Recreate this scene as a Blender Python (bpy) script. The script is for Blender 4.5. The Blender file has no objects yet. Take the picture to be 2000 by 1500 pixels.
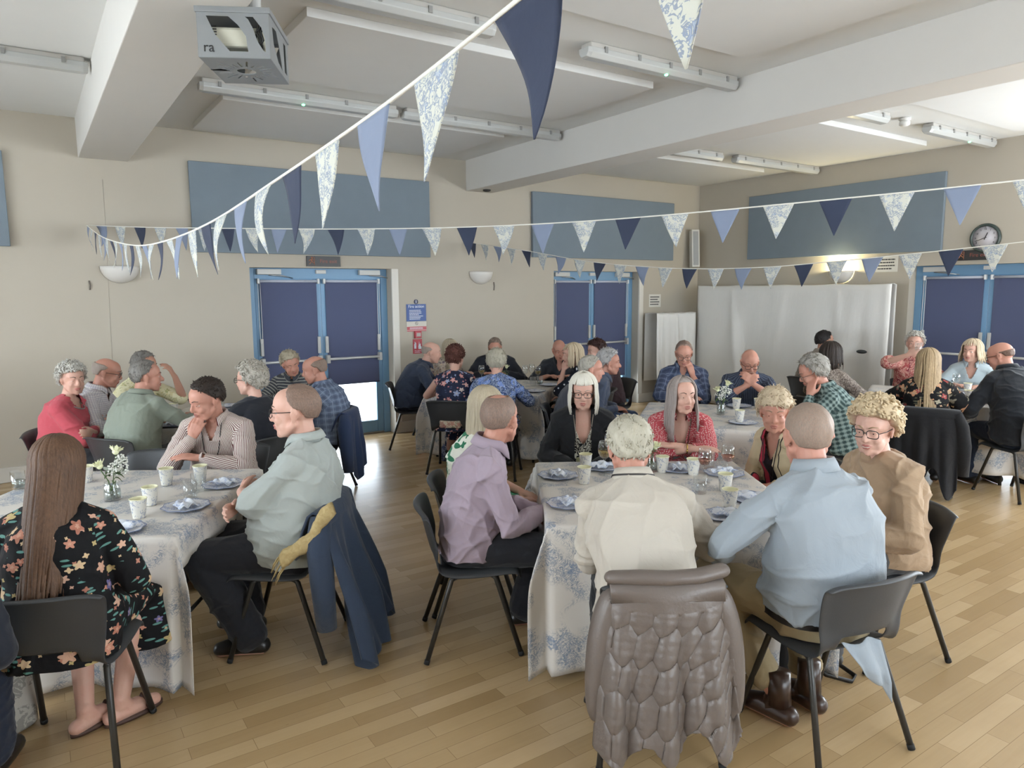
import bpy, bmesh, math, random
import numpy as np
from mathutils import Vector, Matrix
from math import sin, cos, pi, radians as rad, sqrt, atan2, hypot
random.seed(7); RNG = np.random.RandomState(11)
scn = bpy.context.scene
COL = scn.collection

# ------------------------------------------------------------------ camera
cam_d = bpy.data.cameras.new('camera'); cam = bpy.data.objects.new('camera', cam_d); COL.objects.link(cam)
cam_d.sensor_fit = 'HORIZONTAL'; cam_d.sensor_width = 36.0
cam_d.lens = 36.0*1395.0/2000.0
cam_d.clip_start = 0.05; cam_d.clip_end = 200
_X = np.array([0.82918469, -0.07816182, 0.55348305])   # world axes seen from the camera (right, down, forward)
_Y = np.array([-0.55894035, -0.10495498, 0.82253884])
_Z = np.array([-0.00620033, -0.99140062, -0.13071486])
Rw = np.stack([_X, _Y, _Z])
m = Matrix.Identity(4)
for i in range(3):
    m[i][0] = Rw[i][0]; m[i][1] = -Rw[i][1]; m[i][2] = -Rw[i][2]
m[0][3], m[1][3], m[2][3] = 0.0, 0.0, 1.8
cam.matrix_world = m
scn.camera = cam

# ------------------------------------------------------------------ view, world, daylight fill
scn.view_settings.view_transform = 'Standard'
scn.view_settings.look = 'None'
scn.view_settings.gamma = 1.0
scn.view_settings.use_curve_mapping = False
scn.view_settings.exposure = 0.40
scn.cycles.use_denoising = True
scn.cycles.max_bounces = 7
scn.cycles.diffuse_bounces = 4
scn.cycles.glossy_bounces = 3
scn.cycles.transmission_bounces = 6
scn.cycles.transparent_max_bounces = 8
scn.cycles.sample_clamp_indirect = 6.0
scn.cycles.caustics_reflective = False
scn.cycles.caustics_refractive = False

world = bpy.data.worlds.new('sky'); scn.world = world; world.use_nodes = True
_bg = world.node_tree.nodes['Background']
_bg.inputs['Color'].default_value = (0.86, 0.93, 1.0, 1); _bg.inputs['Strength'].default_value = 9.0

def area_light(name, loc, target, sx, sy, watts, col=(1, 1, 1)):
    d = bpy.data.lights.new(name, 'AREA'); d.shape = 'RECTANGLE'; d.size = sx; d.size_y = sy; d.energy = watts; d.color = col
    o = bpy.data.objects.new(name, d); COL.objects.link(o); o.location = loc
    o.rotation_euler = (Vector(target)-Vector(loc)).to_track_quat('-Z', 'Y').to_euler()
    return o
# added fill lamps at unseen windows on three walls, tilted up to brighten ceiling
area_light('unseen_window_fill', (2.9, -2.6, 1.75), (2.9, -0.5, 6.6), 3.4, 1.9, 105, (0.93, 0.97, 1.0))
area_light('unseen_window_fill', (7.2, -2.6, 1.75), (7.2, -0.5, 6.6), 3.2, 1.9, 60, (0.93, 0.97, 1.0))
area_light('unseen_window_fill', (-3.2, 1.6, 1.75), (1.2, 2.2, 5.4), 3.0, 1.9, 60, (0.92, 0.97, 1.0))
area_light('unseen_window_fill', (-3.2, 5.4, 1.75), (1.2, 4.6, 5.4), 3.0, 1.9, 38, (0.92, 0.97, 1.0))
area_light('unseen_window_fill', (9.0, 0.7, 1.8), (4.6, 1.8, 5.6), 3.6, 1.9, 160, (0.95, 0.98, 1.0))
# ------------------------------------------------------------------ helpers
def tag(o, label=None, cat=None, group=None, kind=None):
    if label: o['label'] = label
    if cat: o['category'] = cat
    if group: o['group'] = group
    if kind: o['kind'] = kind
    return o

def empty(name, loc=(0, 0, 0), rz=0.0):
    o = bpy.data.objects.new(name, None); COL.objects.link(o); o.empty_display_size = 0.1
    o.location = loc; o.rotation_euler = (0, 0, rz)
    return o

def frame(d, ref=(0, 0, 1)):
    d = np.asarray(d, float); d = d/(np.linalg.norm(d)+1e-12)
    r = np.asarray(ref, float)
    if abs(d@r) > 0.98: r = np.array([0, 1.0, 0]) if abs(d[1]) < 0.9 else np.array([1.0, 0, 0])
    a = np.cross(r, d); a /= np.linalg.norm(a); b = np.cross(d, a)
    return a, b, d

class MB:
    """collects shapes into one mesh"""
    def __init__(s): s.V = []; s.F = []; s.M = []; s.n = 0; s.mi = 0
    def add(s, V, F, mi=None):
        V = np.asarray(V, float)
        s.V.append(V); k = s.n
        for f in F: s.F.append([i+k for i in f])
        s.M += [s.mi if mi is None else mi]*len(F); s.n += len(V)
        return s
    def box(s, c, d, rz=0.0, R=None, mi=None):
        c = np.asarray(c, float); h = np.asarray(d, float)/2
        P = np.array([[x, y, z] for z in (-1, 1) for y in (-1, 1) for x in (-1, 1)])*h
        if R is None:
            R = np.array([[cos(rz), -sin(rz), 0], [sin(rz), cos(rz), 0], [0, 0, 1]])
        return s.add(P@np.asarray(R).T+c, [(0, 2, 3, 1), (4, 5, 7, 6), (0, 1, 5, 4), (2, 6, 7, 3), (0, 4, 6, 2), (1, 3, 7, 5)], mi)
    def b2(s, lo, hi, mi=None):
        lo = np.array(lo, float); hi = np.array(hi, float)
        return s.box((lo+hi)/2, np.abs(hi-lo), mi=mi)
    def rings(s, Rg, closed=True, cap=True, mi=None):
        n = len(Rg[0]); V = np.concatenate(Rg); F = []
        for i in range(len(Rg)-1):
            for j in range(n if closed else n-1):
                k = (j+1) % n
                F.append((i*n+j, i*n+k, (i+1)*n+k, (i+1)*n+j))
        if cap and closed:
            F.append(tuple(range(n))[::-1]); F.append(tuple((len(Rg)-1)*n+j for j in range(n)))
        return s.add(V, F, mi)
    def tube(s, pts, r, n=8, cap=True, ref=(0, 0, 1), flat=1.0, mi=None, round_ends=False):
        pts = [np.asarray(p, float) for p in pts]
        r = [r]*len(pts) if np.isscalar(r) else list(r)
        if round_ends:
            d0 = pts[0]-pts[1]; d0 /= np.linalg.norm(d0)+1e-9; d1 = pts[-1]-pts[-2]; d1 /= np.linalg.norm(d1)+1e-9
            A = [(pts[0]+d0*r[0]*k, r[0]*w) for k, w in ((.97, .22), (.75, .66), (.4, .92))]
            B = [(pts[-1]+d1*r[-1]*k, r[-1]*w) for k, w in ((.4, .92), (.75, .66), (.97, .22))]
            pts = [a for a, _ in A]+pts+[b for b, _ in B]; r = [q for _, q in A]+r+[q for _, q in B]
        Rg = []; th = np.arange(n)*2*pi/n
        a0 = None
        for i, p in enumerate(pts):
            d = pts[min(i+1, len(pts)-1)]-pts[max(i-1, 0)]
            d = d/(np.linalg.norm(d)+1e-12)
            if a0 is None: a, b, _ = frame(d, ref)
            else:
                a = a0-d*(a0@d); a /= np.linalg.norm(a)+1e-12; b = np.cross(d, a)
            a0 = a
            Rg.append(p+r[i]*(np.outer(np.cos(th), a)+flat*np.outer(np.sin(th), b)))
        return s.rings(Rg, True, cap, mi)
    def cap(s, a, b, ra, rb, n=10):
        return s.tube([a, b], [ra, rb], n, round_ends=True)
    def ell(s, c, r, R=None, nu=14, nv=9, mi=None):
        c = np.asarray(c, float); r = np.ones(3)*r if np.isscalar(r) else np.asarray(r, float)
        R = np.eye(3) if R is None else np.asarray(R)
        V = [[0, 0, -1]]+[[cos(2*pi*j/nu)*cos(-pi/2+pi*i/nv), sin(2*pi*j/nu)*cos(-pi/2+pi*i/nv), sin(-pi/2+pi*i/nv)] for i in range(1, nv) for j in range(nu)]+[[0, 0, 1]]
        F = [(0, 1+(j+1) % nu, 1+j) for j in range(nu)]
        for i in range(nv-2):
            for j in range(nu):
                k = (j+1) % nu; q = 1+i*nu
                F.append((q+j, q+k, q+nu+k, q+nu+j))
        t = 1+(nv-1)*nu; q = 1+(nv-2)*nu
        F += [(q+j, q+(j+1) % nu, t) for j in range(nu)]
        return s.add((np.array(V)*r)@R.T+c, F, mi)
    def lathe(s, prof, n=20, c=(0, 0, 0), cap=False, mi=None):
        th = np.arange(n)*2*pi/n; c = np.asarray(c, float)
        Rg = [np.stack([r*np.cos(th), r*np.sin(th), np.full(n, z)], 1)+c for r, z in prof]
        return s.rings(Rg, True, cap, mi)
    def grid(s, P, mi=None, loop=False):
        P = np.asarray(P, float); a, b = P.shape[:2]
        F = [(i*b+j, i*b+(j+1) % b, (i+1)*b+(j+1) % b, (i+1)*b+j) for i in range(a-1) for j in range(b if loop else b-1)]
        return s.add(P.reshape(-1, 3), F, mi)
    def prism(s, poly, axis, lo, hi, mi=None):
        """polygon in the two other axes, extruded along axis"""
        n = len(poly); o = [i for i in range(3) if i != axis]; V = np.zeros((2*n, 3))
        for k, h in enumerate((lo, hi)):
            V[k*n:(k+1)*n, o[0]] = [p[0] for p in poly]; V[k*n:(k+1)*n, o[1]] = [p[1] for p in poly]; V[k*n:(k+1)*n, axis] = h
        F = [tuple(range(n))[::-1], tuple(range(n, 2*n))]+[(j, (j+1) % n, n+(j+1) % n, n+j) for j in range(n)]
        return s.add(V, F, mi)
    def mesh(s, name):
        me = bpy.data.meshes.new(name)
        V = np.concatenate(s.V) if s.V else np.zeros((0, 3))
        me.from_pydata(V.tolist(), [], s.F)
        return me
    def build(s, name, mats, parent=None, smooth=True, fix=True, bevel=0.0, solid=0.0, sub=0, auto=None):
        me = s.mesh(name)
        mats = mats if isinstance(mats, (list, tuple)) else [mats]
        for x in mats: me.materials.append(x)
        if len(mats) > 1: me.polygons.foreach_set('material_index', s.M)
        if fix:
            bm = bmesh.new(); bm.from_mesh(me); bmesh.ops.recalc_face_normals(bm, faces=bm.faces); bm.to_mesh(me); bm.free()
        o = bpy.data.objects.new(name, me); COL.objects.link(o)
        if smooth: me.polygons.foreach_set('use_smooth', [True]*len(me.polygons))
        if parent is not None: o.parent = parent
        if solid:
            md = o.modifiers.new('solid', 'SOLIDIFY'); md.thickness = solid; md.offset = 0
        if bevel:
            md = o.modifiers.new('bevel', 'BEVEL'); md.width = bevel; md.segments = 2; md.limit_method = 'ANGLE'
        if sub:
            md = o.modifiers.new('sub', 'SUBSURF'); md.levels = sub; md.render_levels = sub
        if auto is not None:
            md = o.modifiers.new('split', 'EDGE_SPLIT'); md.split_angle = rad(auto)
        return o

def bake(o):
    """apply the modifiers of o"""
    dg = bpy.context.evaluated_depsgraph_get(); dg.update()
    me = bpy.data.meshes.new_from_object(o.evaluated_get(dg))
    old = o.data; o.modifiers.clear(); o.data = me; me.name = old.name
    bpy.data.meshes.remove(old)
    return o

def text_mesh(name, body, size, mat, parent, loc, R, align='CENTER', depth=0.0006, sx=1.0):
    """lettering as a mesh; R = columns (right, up, out)"""
    cu = bpy.data.curves.new(name, 'FONT'); cu.body = body; cu.size = size; cu.align_x = align; cu.align_y = 'CENTER'; cu.extrude = depth
    t = bpy.data.objects.new(name+'_tmp', cu); COL.objects.link(t)
    dg = bpy.context.evaluated_depsgraph_get(); dg.update()
    me = bpy.data.meshes.new_from_object(t.evaluated_get(dg))
    bpy.data.objects.remove(t); bpy.data.curves.remove(cu)
    M = Matrix.Identity(4)
    for i in range(3):
        M[i][0] = R[0][i]*sx; M[i][1] = R[1][i]; M[i][2] = R[2][i]; M[i][3] = loc[i]
    me.transform(M); me.name = name
    me.materials.clear(); me.materials.append(mat)
    o = bpy.data.objects.new(name, me); COL.objects.link(o)
    if parent is not None: o.parent = parent
    return o

def copy_tree(o, parent=None):
    c = o.copy(); COL.objects.link(c); c.parent = parent
    for ch in list(o.children): copy_tree(ch, c)
    return c

# ------------------------------------------------------------------ materials
MATS = {}
class NT:
    def __init__(s, name):
        s.m = bpy.data.materials.new(name); s.m.use_nodes = True; s.t = s.m.node_tree
        s.b = s.t.nodes['Principled BSDF']
    def n(s, typ, **kw):
        x = s.t.nodes.new(typ)
        for k, v in kw.items():
            if k.startswith('i_'):
                q = k[2:]; q = int(q) if q.isdigit() else q
                if hasattr(v, 'links') or isinstance(v, bpy.types.NodeSocket): s.t.links.new(v, x.inputs[q])
                else: x.inputs[q].default_value = v
            else: setattr(x, k, v)
        return x
    def math(s, op, a, b=0.0, c=None):
        kw = dict(i_0=a, i_1=b)
        if c is not None: kw['i_2'] = c
        return s.n('ShaderNodeMath', operation=op, **kw).outputs[0]
    def mix(s, f, a, b):
        x = s.n('ShaderNodeMix', data_type='RGBA')
        for k, v in ((0, f), (6, a), (7, b)):
            if isinstance(v, bpy.types.NodeSocket): s.t.links.new(v, x.inputs[k])
            else: x.inputs[k].default_value = v if k == 0 or len(v) == 4 else (*v, 1)
        return x.outputs[2]
    def ramp(s, f, stops, interp='LINEAR'):
        x = s.n('ShaderNodeValToRGB', i_0=f); cr = x.color_ramp; cr.interpolation = interp
        while len(cr.elements) < len(stops): cr.elements.new(0.5)
        for e, (p, c) in zip(cr.elements, stops): e.position = p; e.color = (*c, 1) if len(c) == 3 else c
        return x.outputs[0]
    def co(s, kind='Object', scale=(1, 1, 1), rot=(0, 0, 0)):
        if kind == 'UV': v = s.n('ShaderNodeUVMap').outputs[0]
        else: v = s.n('ShaderNodeTexCoord').outputs[kind]
        return s.n('ShaderNodeMapping', i_0=v, i_2=rot, i_3=scale).outputs[0]
    def noise(s, v, scale, detail=2.0, rough=0.5, dist=0.0):
        return s.n('ShaderNodeTexNoise', i_Vector=v, i_Scale=scale, i_Detail=detail, i_Roughness=rough, i_Distortion=dist).outputs[0]
    def bump(s, h, strength, dist=0.01):
        x = s.n('ShaderNodeBump', i_Height=h, i_Strength=strength, i_Distance=dist)
        s.t.links.new(x.outputs[0], s.b.inputs['Normal']); return x.outputs[0]
    def set(s, color=None, rough=0.5, metal=0.0, spec=0.5, **kw):
        if color is not None:
            if isinstance(color, bpy.types.NodeSocket): s.t.links.new(color, s.b.inputs['Base Color'])
            else: s.b.inputs['Base Color'].default_value = (*color, 1)
        if isinstance(rough, bpy.types.NodeSocket): s.t.links.new(rough, s.b.inputs['Roughness'])
        else: s.b.inputs['Roughness'].default_value = rough
        s.b.inputs['Metallic'].default_value = metal
        s.b.inputs['Specular IOR Level'].default_value = spec
        for k, v in kw.items(): s.b.inputs[k].default_value = v
        return s.m

def hx(h):
    """display colour #rrggbb -> linear"""
    v = [int(h[i:i+2], 16)/255 for i in (0, 2, 4)]
    return tuple(c/12.92 if c <= 0.04045 else ((c+0.055)/1.055)**2.4 for c in v)

def plain(name, c, rough=0.5, metal=0.0, spec=0.5, var=0.06, bump=0.0, bscale=60, **kw):
    if name in MATS: return MATS[name]
    t = NT(name); c = hx(c) if isinstance(c, str) else c
    v = t.co('Object')
    n = t.noise(v, 6.0, 3)
    col = t.mix(n, tuple(x*(1-var) for x in c), tuple(min(1, x*(1+var)) for x in c))
    if bump: t.bump(t.noise(v, bscale, 3), bump, 0.004)
    MATS[name] = t.set(col, rough, metal, spec, **kw)
    return MATS[name]

def emit(name, c, strength):
    t = NT(name)
    return t.set(c, 0.5, **{'Emission Color': (*c, 1), 'Emission Strength': strength})

def fabric_bump(t, v, strength=0.25):
    w = t.noise(v, 9.0, 3, 0.55, 1.4)
    f = t.noise(v, 420.0, 1)
    t.bump(t.math('ADD', w, t.math('MULTIPLY', f, 0.06)), strength, 0.018)

def cloth(name, c, rough=0.85, var=0.08, wr=0.3, sheen=0.15):
    if name in MATS: return MATS[name]
    t = NT(name); c = hx(c) if isinstance(c, str) else c
    v = t.co('Object')
    col = t.mix(t.noise(v, 14.0, 4), tuple(x*(1-var) for x in c), tuple(min(1, x*(1+var)) for x in c))
    fabric_bump(t, v, wr)
    MATS[name] = t.set(col, rough, 0, 0.25, **{'Sheen Weight': sheen})
    return MATS[name]

def stripes(name, bg, fg, per, frac=0.5, horiz=False, wr=0.25):
    t = NT(name); bg = hx(bg); fg = hx(fg)
    uv = t.n('ShaderNodeSeparateXYZ', i_0=t.co('UV')).outputs
    u = uv[1] if horiz else uv[0]
    f = t.math('LESS_THAN', t.math('FRACT', t.math('DIVIDE', u, per)), frac)
    fabric_bump(t, t.co('Object'), wr)
    MATS[name] = t.set(t.mix(f, bg, fg), 0.85, 0, 0.25); return MATS[name]

def plaid(name, bg, a, b, per, wa=0.35, line=None, wr=0.25):
    t = NT(name); bg, a, b = hx(bg), hx(a), hx(b)
    uv = t.n('ShaderNodeSeparateXYZ', i_0=t.co('UV')).outputs
    fu = t.math('FRACT', t.math('DIVIDE', uv[0], per)); fv = t.math('FRACT', t.math('DIVIDE', uv[1], per))
    c = t.mix(t.math('MULTIPLY', t.math('LESS_THAN', fu, wa), 0.55), bg, a)
    c = t.mix(t.math('MULTIPLY', t.math('LESS_THAN', fv, wa), 0.55), c, a)
    l = t.math('MAXIMUM', t.math('LESS_THAN', t.math('ABSOLUTE', t.math('SUBTRACT', fu, 0.7)), 0.05), t.math('LESS_THAN', t.math('ABSOLUTE', t.math('SUBTRACT', fv, 0.7)), 0.05))
    c = t.mix(t.math('MULTIPLY', l, 0.6), c, b)
    fabric_bump(t, t.co('Object'), wr)
    MATS[name] = t.set(c, 0.85, 0, 0.25); return MATS[name]

def blossoms(t, v, scale, size, petals, rnd=0.9):
    """flower masks: returns (mask, centre mask, random colour factor)"""
    vo = t.n('ShaderNodeTexVoronoi', voronoi_dimensions='2D', i_Vector=v, i_Scale=scale, i_Randomness=rnd)
    d = t.n('ShaderNodeVectorMath', operation='SUBTRACT', i_0=v, i_1=vo.outputs['Position']).outputs[0]
    sx = t.n('ShaderNodeSeparateXYZ', i_0=d).outputs
    ang = t.math('ARCTAN2', sx[1], sx[0])
    rc = t.n('ShaderNodeSeparateColor', i_0=vo.outputs['Color']).outputs
    r = t.math('MULTIPLY_ADD', t.math('COSINE', t.math('MULTIPLY_ADD', ang, petals, t.math('MULTIPLY', rc[1], 6.28))), 0.22, 0.78)
    lim = t.math('MULTIPLY', r, t.math('MULTIPLY_ADD', rc[2], size*0.7, size*0.5))
    dist = vo.outputs['Distance']
    return t.math('LESS_THAN', dist, lim), t.math('LESS_THAN', dist, t.math('MULTIPLY', lim, 0.35)), rc[0]

def floral(name, bg, cols, leaf, scale=14.0, size=0.35, petals=5.0, leaf_amt=0.5, wr=0.25, rough=0.85):
    t = NT(name); v = t.co('UV')
    c = hx(bg)
    # leaves: stretched cells
    wv = t.n('ShaderNodeMapping', i_0=v, i_2=(0, 0, 0.7), i_3=(1.0, 3.0, 1)).outputs[0]
    lm = t.n('ShaderNodeTexVoronoi', voronoi_dimensions='2D', i_Vector=wv, i_Scale=scale*1.1, i_Randomness=1.0)
    lmask = t.math('LESS_THAN', lm.outputs['Distance'], 0.34*leaf_amt)
    patch = t.math('GREATER_THAN', t.noise(v, scale*0.35, 1), 0.47)
    c = t.mix(t.math('MULTIPLY', lmask, patch), c, hx(leaf))
    stops = [(i/len(cols), hx(x)) for i, x in enumerate(cols)]
    m2, c2, r2 = blossoms(t, t.n('ShaderNodeMapping', i_0=v, i_1=(3.1, 1.7, 0)).outputs[0], scale*1.7, size*0.75, 4.0)
    c = t.mix(t.math('MULTIPLY', m2, t.math('GREATER_THAN', r2, 0.35)), c, t.ramp(r2, stops[::-1] and [(p, s[1]) for p, s in zip([q[0] for q in stops], stops[::-1])], 'CONSTANT'))
    m1, c1, r1 = blossoms(t, v, scale, size, petals)
    base = t.ramp(r1, stops, 'CONSTANT')
    c = t.mix(m1, c, base)
    c = t.mix(t.math('MULTIPLY', c1, 0.6), c, hx(cols[-1]))
    fabric_bump(t, t.co('Object'), wr)
    MATS[name] = t.set(c, rough, 0, 0.25); return MATS[name]

def dots(name, bg, fg, scale=30.0, size=0.25, rnd=0.3, wr=0.25):
    t = NT(name); v = t.co('UV')
    vo = t.n('ShaderNodeTexVoronoi', voronoi_dimensions='2D', i_Vector=v, i_Scale=scale, i_Randomness=rnd)
    c = t.mix(t.math('LESS_THAN', vo.outputs['Distance'], size), hx(bg), hx(fg))
    fabric_bump(t, t.co('Object'), wr)
    MATS[name] = t.set(c, 0.85, 0, 0.25); return MATS[name]

def squiggle(name, bg, fg, scale=22.0, width=0.07, dist=1.5, fg2=None, wr=0.25):
    """line pattern: bands of a distorted noise (leaf and zigzag prints)"""
    t = NT(name); v = t.co('UV')
    n = t.noise(v, scale, 1.0, 0.5, dist)
    f = t.math('FRACT', t.math('MULTIPLY', n, 5.0))
    c = t.mix(t.math('LESS_THAN', f, width*5), hx(bg), hx(fg))
    if fg2:
        n2 = t.noise(v, scale*0.5, 1.0, 0.5, 0.5)
        c = t.mix(t.math('MULTIPLY', t.math('GREATER_THAN', n2, 0.55), t.math('GREATER_THAN', f, width*5)), c, hx(fg2))
    fabric_bump(t, t.co('Object'), wr)
    MATS[name] = t.set(c, 0.85, 0, 0.25); return MATS[name]

def hair_mat(name, c, c2, var=1.0):
    if name in MATS: return MATS[name]
    t = NT(name); v = t.co('Object', (1, 1, 0.12))
    n = t.noise(v, 160.0, 3, 0.6)
    n2 = t.noise(t.co('Object', (1, 1, 0.3)), 22.0, 2)
    f = t.math('ADD', t.math('MULTIPLY', n, 0.7*var), t.math('MULTIPLY', n2, 0.5*var))
    f = t.math('SUBTRACT', f, 0.1)
    t.bump(n, 0.5, 0.004)
    den = t.n('ShaderNodeAttribute', attribute_name='hair_cover').outputs['Fac']
    fine = t.noise(t.co('Object', (1, 1, .3)), 300.0, 2)
    k = t.n('ShaderNodeMapRange', i_0=t.math('ADD', den, t.math('MULTIPLY', t.math('SUBTRACT', fine, .5), .5)), i_1=.35, i_2=.95).outputs[0]
    k = t.math('MAXIMUM', k, 0.0) if not name.startswith('brow') else 1.0
    MATS[name] = t.set(t.mix(k, hx('b08a78'), t.mix(f, hx(c), hx(c2))), 0.55, 0, 0.25)
    return MATS[name]

def skin_mat(name, c, red=0.12):
    if name in MATS: return MATS[name]
    t = NT(name); v = t.co('Object'); c = hx(c)
    n = t.noise(v, 18.0, 4); n2 = t.noise(v, 90.0, 2)
    cr = (min(1, c[0]*1.06), c[1]*(1-red*1.4), c[2]*(1-red*1.6))
    col = t.mix(n, c, cr)
    t.bump(t.math('ADD', n2, t.math('MULTIPLY', t.noise(v, 40.0, 3), 0.8)), 0.18, 0.004)
    MATS[name] = t.set(col, 0.52, 0, 0.4, **{'Subsurface Weight': 0.0})
    return MATS[name]
# ------------------------------------------------------------------ people
def nrm(v):
    v = np.asarray(v, float); return v/(np.linalg.norm(v)+1e-12)
def rotm(yaw=0, pitch=0, roll=0):
    """yaw left, pitch = nod down, roll = tilt to the right; degrees"""
    a, b, c = rad(yaw), rad(-pitch), rad(roll)
    Rz = np.array([[cos(a), -sin(a), 0], [sin(a), cos(a), 0], [0, 0, 1]])
    Rx = np.array([[1, 0, 0], [0, cos(b), -sin(b)], [0, sin(b), cos(b)]])
    Ry = np.array([[cos(c), 0, sin(c)], [0, 1, 0], [-sin(c), 0, cos(c)]])
    return Rz@Rx@Ry

def ik(a, c, la, lb, pole):
    a = np.asarray(a, float); c = np.asarray(c, float); d = c-a; L = np.linalg.norm(d)
    Lm = min(L, (la+lb)*0.985); d = d/(L+1e-9); c = a+d*Lm
    x = (la*la-lb*lb+Lm*Lm)/(2*Lm); h = sqrt(max(1e-6, la*la-x*x))
    p = np.asarray(pole, float); p = p-d*(p@d)
    return a+d*x+nrm(p)*h, c

SKIN_LIP = {}
def remesh(mb, name, mats, parent, vox, smooth_it=4, fac=0.5):
    me = mb.mesh(name)
    o = bpy.data.objects.new(name, me); COL.objects.link(o)
    md = o.modifiers.new('r', 'REMESH'); md.mode = 'VOXEL'; md.voxel_size = vox
    if smooth_it:
        s = o.modifiers.new('s', 'SMOOTH'); s.factor = fac; s.iterations = smooth_it
    bake(o)
    for x in (mats if isinstance(mats, (list, tuple)) else [mats]): o.data.materials.append(x)
    o.data.polygons.foreach_set('use_smooth', [True]*len(o.data.polygons))
    o.parent = parent
    return o

def vcos(me):
    a = np.empty(len(me.vertices)*3, np.float32); me.vertices.foreach_get('co', a); return a.reshape(-1, 3).astype(float)
def vnos(me):
    a = np.empty(len(me.vertices)*3, np.float32); me.vertices.foreach_get('normal', a); return a.reshape(-1, 3).astype(float)

def folds(o, amp, seed, scale=1.0):
    """cloth folds: sharp warped ridges along the normal, gathered in patches"""
    me = o.data; P = vcos(me); N = vnos(me); r = np.random.RandomState(seed)
    W = P+0.03*np.sin(P@(r.randn(3, 3)*8)+r.rand(3)*6)+0.008*np.sin(P@(r.randn(3, 3)*30)+r.rand(3)*6)
    h = np.zeros(len(P))
    for k in range(8):
        d = r.randn(3); d[2] += np.sign(d[2])*.5; d /= np.linalg.norm(d)
        f = r.uniform(9, 26)/scale
        s = 1-np.abs(np.sin(W@d*f+r.rand()*6.28))
        gate = np.clip(.15+np.sin(P@r.randn(3)*7+r.rand()*6.28), 0, 1)
        h += (s**4-.2)*gate*(18/f)**.5
    P += N*(h*amp*1.6)[:, None]
    me.vertices.foreach_set('co', P.astype(np.float32).ravel()); me.update()

def limb_uv(o, bones):
    """UVs in metres: u around the nearest bone, v along it"""
    me = o.data; P = vcos(me)
    nl = len(me.loops); li = np.empty(nl, np.int32); me.loops.foreach_get('vertex_index', li)
    ls = np.empty(len(me.polygons), np.int32); me.polygons.foreach_get('loop_start', ls)
    lt = np.empty(len(me.polygons), np.int32); me.polygons.foreach_get('loop_total', lt)
    lf = np.repeat(np.arange(len(ls)), lt)
    cen = np.zeros((len(ls), 3)); np.add.at(cen, lf, P[li]); cen /= lt[:, None]
    D = []
    for a, b, rr, ref in bones:
        a = np.asarray(a, float); b = np.asarray(b, float); ab = b-a
        t = np.clip((cen-a)@ab/(ab@ab), 0, 1)
        D.append(np.linalg.norm(cen-(a+t[:, None]*ab), axis=1)-rr)
    bi = np.argmin(np.array(D), 0)
    uv = np.zeros((nl, 2))
    off = 0.0
    for k, (a, b, rr, ref) in enumerate(bones):
        fm = bi == k; lm = fm[lf]
        if not lm.any(): continue
        a = np.asarray(a, float); d = nrm(np.asarray(b, float)-a)
        e1 = np.asarray(ref, float); e1 = nrm(e1-d*(e1@d)); e2 = np.cross(d, e1)
        Q = P[li[lm]]-a; C = cen[lf[lm]]-a
        an = np.arctan2(Q@e2, Q@e1); ac = np.arctan2(C@e2, C@e1)
        an = ac+(an-ac+pi) % (2*pi)-pi
        uv[lm, 0] = an*rr+off; uv[lm, 1] = Q@d+off*0.7
        off += 0.731
    l = me.uv_layers.new(name='UVMap')
    l.data.foreach_set('uv', uv.astype(np.float32).ravel())

def head_geo(mb, Hc, R, fem=False, nose=1.0, jaw=1.0, s=1.0):
    f = 0.94 if fem else 1.0
    T = lambda p: Hc+R@(np.asarray(p, float)*s)
    E = lambda c, r: mb.ell(T(c), np.asarray(r)*s, R, 20, 14)
    Cp = lambda a, b, ra, rb: mb.cap(T(a), T(b), ra*s, rb*s, 10)
    E((0, -.014, .028), (.076, .096, .088))
    E((0, .032, -.03), (.061*f, .064, .088))
    E((0, .03, .035), (.068, .066, .07))
    E((0, .052, -.088), (.036*f*jaw, .036, .028))
    Cp((0, .072, -.1), (0, .07, -.094), .017*jaw, .018*jaw)
    for q in (-1, 1):
        Cp((q*.055*f*jaw, .0, -.05), (q*.03*jaw, .055, -.093), .018, .018)
        E((q*.036, .066, -.032), (.024, .024, .026)); E((q*.037, .042, -.06), (.025, .032, .034))
        Cp((q*.014, .088, .026), (q*.046, .072, .026), .0115 if fem else .013, .010)
        Cp((q*.013, .091, -.028), (q*.012, .094, -.034), .0085, .009)
        mb.ell(T((q*.079, -.008, -.006)), np.array((.007, .019, .032))*s, R@rotm(-q*18, 0, q*8))
        mb.cap(T((q*.084, -.016, .018)), T((q*.086, -.022, -.002)), .006*s, .006*s, 8)
        mb.cap(T((q*.079, .0, -.03)), T((q*.078, .0, -.034)), .007*s, .006*s, 8)
        # eyelids
        mb.tube([T((q*.018, .083, .003)), T((q*.025, .0895, .0095)), T((q*.034, .089, .0105)), T((q*.043, .081, .004))], .0048*s, 8)
        mb.tube([T((q*.019, .083, -.002)), T((q*.027, .087, -.0085)), T((q*.036, .086, -.008)), T((q*.043, .08, -.001))], .0042*s, 8)
    mb.tube([T((0, .084, .024)), T((0, .095, .0)), T((0, .108*nose, -.024)), T((0, .107*nose, -.032))], [.009*s, .0095*s, .0125*s, .0115*s], 10, round_ends=True)
    # lips
    mb.tube([T((-.025, .082, -.0635)), T((-.012, .0925, -.060)), T((0, .095, -.0615)), T((.012, .0925, -.060)), T((.025, .082, -.0635))], [.003*s, .0062*s, .0065*s, .0062*s, .003*s], 8)
    mb.tube([T((-.022, .082, -.0655)), T((-.01, .0915, -.0715)), T((.01, .0915, -.0715)), T((.022, .082, -.0655))], [.003*s, .0068*s, .0068*s, .003*s], 8)

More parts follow.
